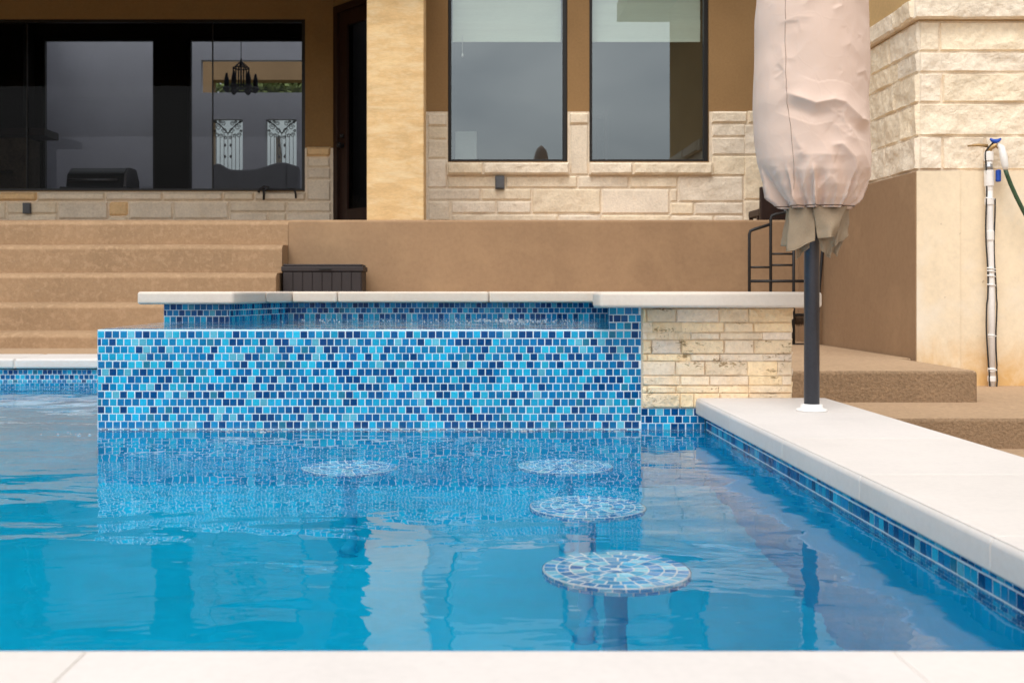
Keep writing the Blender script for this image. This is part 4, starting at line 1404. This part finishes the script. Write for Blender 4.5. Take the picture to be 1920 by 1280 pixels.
m.box(1015 * U + .1, 3600 * U, CREAM_Y - .47, wy1 + .5, 4.301, 4.7)
m.build('eave', M['soffit'], house)

# ================================================================= INSIDE THINGS
gr = 3.0
gl = thing('barbecue_grill', (XU(192, gr), gr * D, PATIO), 'black hooded barbecue grill standing inside the tinted porch window', 'grill')
def gp(px, py): v = W(px, py, gr); return v.x, v.z
yA, yBk = gr * D - .25, gr * D + .25
xa, zl = gp(138, 354); xb, zt_ = gp(244, 317)
m = MB()
m.xprism([(yA, zl), (yA + .04, zl + .14), (yA + .16, zt_), (yBk - .12, zt_), (yBk, zl + .1), (yBk, zl)], xa, xb)
o = m.build('hood', M['grill'], gl, bevel=.012)
m = MB(); m.xprism([(yA - .003, zl), (yA + .037, zl + .14), (yA + .157, zt_ + .003), (yBk - .12, zt_ + .003), (yBk, zl + .1), (yBk, zl)], xb + .001, xb + .03)
m.build('hood_end', M['steel'], gl)
m = MB(); m.box(xa - .06, xb + .06, yA - .02, yBk, zl - .09, zl - .001); m.build('firebox', M['grill'], gl, bevel=.006)
m = MB(); m.box(xa, xb, yA + .02, yBk, PATIO, zl - .091); m.build('cabinet', M['grill'], gl)
m = MB(); m.tube([(xa + .05, yA - .05, zl + .07), (xb - .05, yA - .05, zl + .07)], .012); m.build('handle', M['steel'], gl, smooth=True)

fr_ = 3.15
fp = thing('fireplace', (XU(30, fr_), fr_ * D, PATIO), 'dim stone fireplace with a dark mantel inside the porch window', 'fireplace')
xa, xb = -3200 * U, XU(77, 3.25) - .01
m = MB()
xo0, xo1 = XU(-60, fr_), XU(24, fr_)
m.box(xa, xo0, fr_ * D, YBK - .01, PATIO, ZU(258, fr_)); m.box(xo1, xb, fr_ * D, YBK - .01, PATIO, ZU(258, fr_))
m.box(xo0 + .001, xo1 - .001, fr_ * D + .002, YBK - .01, ZU(320, fr_), ZU(258, fr_))
m.box(xo0 + .001, xo1 - .001, fr_ * D + .3, YBK - .01, PATIO, ZU(320, fr_) - .001)
m.build('surround', surface('dim_stone', (0.16, 0.12, 0.075), .25, 5, 40, .2, .9, .6, .01, 20), fp)
m = MB(); m.box(xa, XU(83, fr_ - .04), fr_ * D - .16, YBK - .12, ZU(258, fr_) + .001, ZU(244, fr_)); m.build('mantel', M['wood_door'], fp, bevel=.006)
m = MB(); m.box(xa, xb - .06, fr_ * D + .05, YBK - .01, ZU(244, fr_) + .001, TOPZ - .12); m.build('chimney_breast', M['dark_inside'], fp)

cr = 3.85
ch = thing('chandelier', (XU(452, cr), cr * D, ZU(176, cr)), 'black iron candle chandelier hanging inside the great room', 'chandelier')
cx_, cy_ = XU(452, cr), cr * D
m = MB()
z1_, z2_ = ZU(170, cr), ZU(128, cr)
m.tube([(cx_, cy_, ZU(110, cr)), (cx_, cy_, GT)], .006, 6)
m.tube([(cx_, cy_, z1_), (cx_, cy_, ZU(110, cr))], .012, 6)
for z_ in (z1_, ZU(162, cr), z2_):
    m.tube([(cx_ + .11 * cos(a * pi / 10), cy_ + .11 * sin(a * pi / 10), z_) for a in range(21)], .010, 6)
for a in range(6):
    m.tube([(cx_ + .11 * cos(a * pi / 3), cy_ + .11 * sin(a * pi / 3), z1_), (cx_ + .11 * cos(a * pi / 3), cy_ + .11 * sin(a * pi / 3), z2_), (cx_, cy_, ZU(115, cr))], .009, 6)
m.build('frame', M['iron'], ch)
for a in range(6):
    an = a * pi / 3 + .2
    m = MB(); ex_, ey_ = cx_ + .20 * cos(an), cy_ + .20 * sin(an)
    m.tube([(cx_ + .1 * cos(an), cy_ + .1 * sin(an), z1_), (ex_, ey_, z1_ - .03), (ex_, ey_, z1_ + .02)], .010, 6)
    m.lathe([(.02, z1_ - .03), (.06, z1_ + .03), (.035, z1_ + .06), (.035, z1_ + .14), (.012, z1_ + .24)], ex_, ey_, 8)
    m.build('candle_arm', M['iron'], ch)

sr_ = 3.6
so_ = thing('sofa', (XU(480, sr_), sr_ * D, PATIO), 'grey camel back sofa seen through the tinted porch window', 'sofa')
m = MB()
pts = []
for i in range(41):
    s_ = i / 40; px = 399 + 160 * s_
    py = 318 - 14 * exp(-((s_ - .8) / .22) ** 2) - 12 * exp(-((s_ - .05) / .10) ** 2)
    pts.append((px, py))
verts = []
for (px, py) in pts:
    v = W(px, py, sr_); verts += [(v.x, v.y, PATIO + .3), (v.x, v.y - .03, v.z - .03), (v.x, v.y + .05, v.z), (v.x, v.y + .2, v.z - .04), (v.x, v.y + .22, PATIO + .3)]
f = []
for i in range(40):
    for j in range(4): f.append((i * 5 + j, (i + 1) * 5 + j, (i + 1) * 5 + j + 1, i * 5 + j + 1))
f.append((0, 1, 2, 3, 4)); f.append((204, 203, 202, 201, 200))
m.add(verts, f); m.build('backrest', M['sofa'], so_, smooth=True)
xa, xb = XU(399, sr_), XU(559, sr_)
m = MB(); m.box(xa, xb, sr_ * D - .7, sr_ * D + .2, PATIO + .15, PATIO + .42); m.build('seat', M['sofa'], so_, bevel=.05)
for x in (xa, xb - .18):
    m = MB(); m.box(x, x + .18, sr_ * D - .7, sr_ * D - .035, PATIO + .08, PATIO + .62); m.build('armrest', M['sofa'], so_, bevel=.06)

# dining-room furniture, dim behind the two windows
def chair(px0, px1, pytop, r, mat, label, slats):
    a, c = XU(px0, r), XU(px1, r); zt_ = ZU(pytop, r); y = r * D
    t_ = thing('dining_chair', ((a + c) / 2, y, PATIO), label, 'chair')
    m = MB()
    if slats:
        for x in (a, c - .04): m.box(x, x + .04, y, y + .04, PATIO + .46, zt_)
        for q in range(4):
            zq = PATIO + .55 + (zt_ - PATIO - .62) * q / 3
            m.box(a + .041, c - .041, y + .008, y + .03, zq - .03, zq + .03)
    else:
        m.box(a, c, y, y + .10, PATIO + .46, zt_)
    m.build('backrest', mat, t_, bevel=.015)
    m = MB(); m.box(a, c, y - .02, y + .45, PATIO + .40, PATIO + .459); m.build('seat', mat, t_, bevel=.012)
    for x in (a + .01, c - .06):
        for yy in (y + .01, y + .38):
            m = MB(); m.box(x, x + .05, yy, yy + .05, PATIO, PATIO + .40); m.build('leg', M['dark_wood'], t_)
chair(846, 894, 246, 2.72, M['slipcover'], 'white slipcovered chair low behind the plain window near the column', False)
chair(1112, 1140, 205, 2.80, M['dark_wood'], 'dark slatted chair behind the window that reflects the eave', True)
tr_ = 3.0
t_ = thing('dining_table', (XU(1080, tr_), tr_ * D, PATIO), 'long pale topped table in the dim room behind both windows', 'table')
m = MB(); m.box(XU(950, tr_), XU(1250, tr_), tr_ * D, tr_ * D + .9, PATIO + .70, PATIO + .76); m.build('table_top', M['slipcover'], t_, bevel=.01)
for x in (XU(955, tr_), XU(1236, tr_)):
    for yy in (tr_ * D + .05, tr_ * D + .75):
        m = MB(); m.box(x, x + .08, yy, yy + .08, PATIO, PATIO + .699); m.build('leg', M['dark_wood'], t_)

# black strap hooked over the porch window's sill
m = MB()
def lp(px, py, dy=-.07): v = W(px, py, RL); return (v.x, v.y + dy, v.z)
m.tube([lp(487, 362), lp(490, 356), lp(498, 351), lp(506, 352), lp(500, 358), lp(496, 360)], .012, 8)
m.tube([lp(496, 354), lp(497, 365), lp(497, 376)], .011, 8)
m.tube([lp(500, 357), lp(525, 357), lp(552, 356), lp(556, 362), lp(557, 373)], .010, 8)
tag(m.build('strap', M['black_metal'], smooth=True), 'black strap hanging over the stone sill of the porch window', 'strap')

# dark wicker chair on the patio, mostly behind the umbrella
pr_ = 2.2
pc = thing('patio_chair', (XU(1450, pr_), pr_ * D, PATIO), 'dark brown patio chair half hidden behind the umbrella cover', 'chair')
a, c = XU(1426, pr_), XU(1475, pr_)
m = MB(); m.box(a, c, pr_ * D, pr_ * D + .05, PATIO + .02, ZU(350, pr_)); m.build('backrest', M['wood_door'], pc, bevel=.01)
m = MB(); m.box(a, c, pr_ * D + .051, pr_ * D + .4, PATIO + .06, PATIO + .12); m.build('seat', M['wood_door'], pc, bevel=.01)
for x in (a, c - .04):
    for yy in (pr_ * D + .1, pr_ * D + .35):
        m = MB(); m.box(x, x + .03, yy, yy + .03, PATIO, PATIO + .059); m.build('leg', M['wood_door'], pc)

# ================================================================= WATER PIPE, CABLE, HOSE
pr2 = 1.53; py_ = CREAM_Y - .035
def pw(px, py, dy=0): return (XU(px, pr2), py_ + dy, ZU(py, pr2))
pipe = thing('water_pipe', (XU(1866, pr2), py_, LOW1), 'white riser pipe with a blue valve fixed to the cream wall', 'pipe')
m = MB()
pth = [pw(1861, 282), pw(1863, 400), pw(1866, 560), pw(1867, 735)]
m.tube(pth, .0195, 16)
m.build('tube', M['pvc'], pipe, smooth=True)
for (a, c, rr) in ((283, 300, .026), (318, 348, .0265), (345, 356, .021), (370, 383, .025), (432, 450, .024), (628, 634, .0215), (690, 698, .0215), (706, 716, .0225)):
    def cxx(y): return 1861 + (y - 282) * 6 / 453
    m = MB(); m.tube([pw(cxx(a), a), pw(cxx(a), a + 1), pw(cxx(c), c - 1), pw(cxx(c), c)], [rr * .93, rr, rr, rr * .93], 18); m.build('coupling', M['pvc'], pipe, smooth=False, bevel=.001)
m = MB(); m.tube([pw(1861, 306), pw(1861, 317)], .022, 16); m.build('union_ring', M['steel'], pipe, smooth=True)
m = MB(); m.tube([pw(1824, 271, .02), pw(1842, 270, .0), pw(1858, 272, -.01)], [.005, .008, .010], 10); m.tube([pw(1861, 288), pw(1862, 277, -.01), pw(1871, 271, -.02), pw(1877, 274, -.02)], .014, 12)
sp = m.build('spigot', M['brass'], pipe, smooth=True)
m = MB(); zc = pw(1871, 262)
m.tube([pw(1871, 268, -.02), pw(1871, 263, -.02)], .010, 8)
m.tube([pw(1861, 259, -.02), pw(1866, 263, -.02), pw(1871, 264, -.02), pw(1876, 263, -.02), pw(1881, 259, -.02)], [.006, .011, .013, .011, .006], 8)
m.build('valve_handle', M['blue_plastic'], pipe, smooth=True)
m = MB(); m.box(XU(1873, pr2), XU(1881, pr2), py_ - .03, py_ + .0, ZU(340, pr2), ZU(317, pr2)); m.build('valve_lever', M['blue_plastic'], pipe, bevel=.008)
for y in (371, 503, 508, 517, 534, 629, 693):
    m = MB(); cx2 = 1861 + (y - 282) * 6 / 453; m.tube([pw(cx2 - 8, y - 1, -.012), pw(cx2, y, -.024), pw(cx2 + 8, y + 1.5, -.012)], .004, 6); m.build('zip_tie', M['white_plastic'], pipe)
m = MB()
def cpath(sg):
    pts = []
    for y in range(290, 722, 9):
        cx2 = 1861 + (y - 282) * 6 / 453
        pts.append(pw(cx2 + sg * (7.6 + 1.6 * sin(y * .035 + sg) + (1.2 if 560 < y < 690 else 0)), y, -.012))
    return pts
L_, R_ = cpath(-1), cpath(1)
m.tube([pw(1872, 262, -.01), pw(1858, 275, -.02), pw(1854, 282, -.012)] + L_ + [pw(1861, 729, -.02), pw(1867, 733, -.024), pw(1873, 729, -.02)] + R_[::-1][:-9], .0042, 6)
tag(m.build('cable', M['black_metal'], smooth=True), 'thin black cable tied along both sides of the white pipe', 'cable')

hz = thing('garden_hose', (XU(1890, pr2), py_ - .05, LOW1), 'dark green hose with a white handle hanging from the blue valve', 'hose')
m = MB()
hp_ = [(1883, 318), (1887, 330), (1894, 348), (1904, 370), (1916, 394), (1930, 420), (1950, 455), (1975, 500), (2000, 560), (2010, 640), (2008, 700), (2030, 722), (2080, 724)]
m.tube([pw(a, c, -.06) for a, c in hp_], .0115, 10)
m.build('tube', M['hose'], hz, smooth=True)
m = MB(); m.tube([pw(1876, 272, -.03), pw(1878, 277, -.05), pw(1880, 295, -.06), pw(1883, 312, -.06), pw(1884, 319, -.06)], [.012, .017, .021, .018, .013], 12); m.build('connector', M['white_plastic'], hz, smooth=True)

# a tree beyond the entrance, glimpsed through the transom
tr2 = 6.2
tx, tyy = XU(520, tr2), tr2 * D
tree = thing('tree', (tx, tyy, gz), 'leafy green tree glimpsed through the transom beyond the great room', 'tree')
m = MB(); m.tube([(tx, tyy, gz), (tx + .1, tyy, 2.0), (tx, tyy + .1, 4.0)], [.18, .12, .05], 8); m.build('trunk', M['bark'], tree, smooth=True)
m = MB(); rl = random.Random(8)
for i in range(2600):
    v = Vector((rl.gauss(0, 1), rl.gauss(0, .8), rl.gauss(0, .75)))
    if v.length > 2: continue
    p = Vector((tx, tyy, ZU(160, tr2))) + Vector((v.x * 1.1, v.y * .5, v.z * .3))
    a = Vector((rl.uniform(-1, 1), rl.uniform(-1, 1), rl.uniform(-1, 1))).normalized() * .09
    b_ = a.orthogonal().normalized() * .05
    m.quad(p - a, p - b_, p + a, p + b_, (rl.uniform(.7, 1.3),) * 3)
m.build('crown', M['leaf'], tree)

# ================================================================= CAMERA, LIGHT
cam = bpy.data.cameras.new('camera')
cam.sensor_width = 36; cam.lens = 40
cam.shift_x = (960 - VX) / 1920; cam.shift_y = -(640 - VY) / 1920
cam.clip_start = .02; cam.clip_end = 2000
cam.dof.use_dof = True; cam.dof.focus_distance = 4.15; cam.dof.aperture_fstop = 7.5
co = bpy.data.objects.new('camera', cam); col.objects.link(co)
co.location = (0, 0, CZ); co.rotation_euler = (pi / 2, 0, 0)
scene.camera = co

SUN_EL, SUN_AZ = radians(60), radians(200)      # azimuth clockwise from +Y: behind the camera, a little to the left
wld = bpy.data.worlds.new('World'); scene.world = wld
wld.use_nodes = True
nt = wld.node_tree
bg = nt.nodes['Background']
sky = nt.nodes.new('ShaderNodeTexSky'); sky.sky_type = 'NISHITA'; sky.sun_disc = False
sky.sun_elevation = SUN_EL; sky.sun_rotation = SUN_AZ
sky.air_density = 1.0; sky.dust_density = 3.0; sky.ozone_density = 1.0
hs = nt.nodes.new('ShaderNodeHueSaturation'); hs.inputs['Saturation'].default_value = .06
nt.links.new(sky.outputs[0], hs.inputs['Color'])
tc = nt.nodes.new('ShaderNodeTexCoord')
cn_ = nt.nodes.new('ShaderNodeTexNoise'); cn_.inputs['Scale'].default_value = 3.2; cn_.inputs['Detail'].default_value = 6; cn_.inputs['Roughness'].default_value = .55; cn_.inputs['Distortion'].default_value = .3
mp_ = nt.nodes.new('ShaderNodeMapping'); mp_.inputs['Scale'].default_value = (1, 1, 2.6)
nt.links.new(tc.outputs['Generated'], mp_.inputs['Vector']); nt.links.new(mp_.outputs['Vector'], cn_.inputs['Vector'])
cr_ = ramp(nt, cn_.outputs['Fac'], [(0.32, (.74, .76, .79)), (0.5, (.98, .98, .98)), (0.68, (1.2, 1.18, 1.15))])
nt.links.new(mix(nt, 1.0, hs.outputs[0], cr_.outputs[0], 'MULTIPLY'), bg.inputs['Color'])
bg.inputs['Strength'].default_value = .15
sl_ = bpy.data.lights.new('sun', 'SUN'); sl_.energy = .8; sl_.angle = radians(35); sl_.color = (1, .96, .90)
so2 = bpy.data.objects.new('sun', sl_); col.objects.link(so2)
dirv = Vector((sin(SUN_AZ) * cos(SUN_EL), cos(SUN_AZ) * cos(SUN_EL), sin(SUN_EL)))
so2.rotation_euler = (-dirv).to_track_quat('-Z', 'Y').to_euler()
so2.location = (0, -5, 12)

scene.view_settings.view_transform = 'Standard'
scene.view_settings.look = 'None'
scene.view_settings.gamma = 1
scene.view_settings.exposure = 0.57
cy = scene.cycles
cy.max_bounces = 12; cy.transmission_bounces = 8; cy.transparent_max_bounces = 12; cy.glossy_bounces = 5; cy.diffuse_bounces = 5
cy.caustics_refractive = True; cy.caustics_reflective = True
cy.sample_clamp_indirect = 12
cy.use_denoising = True
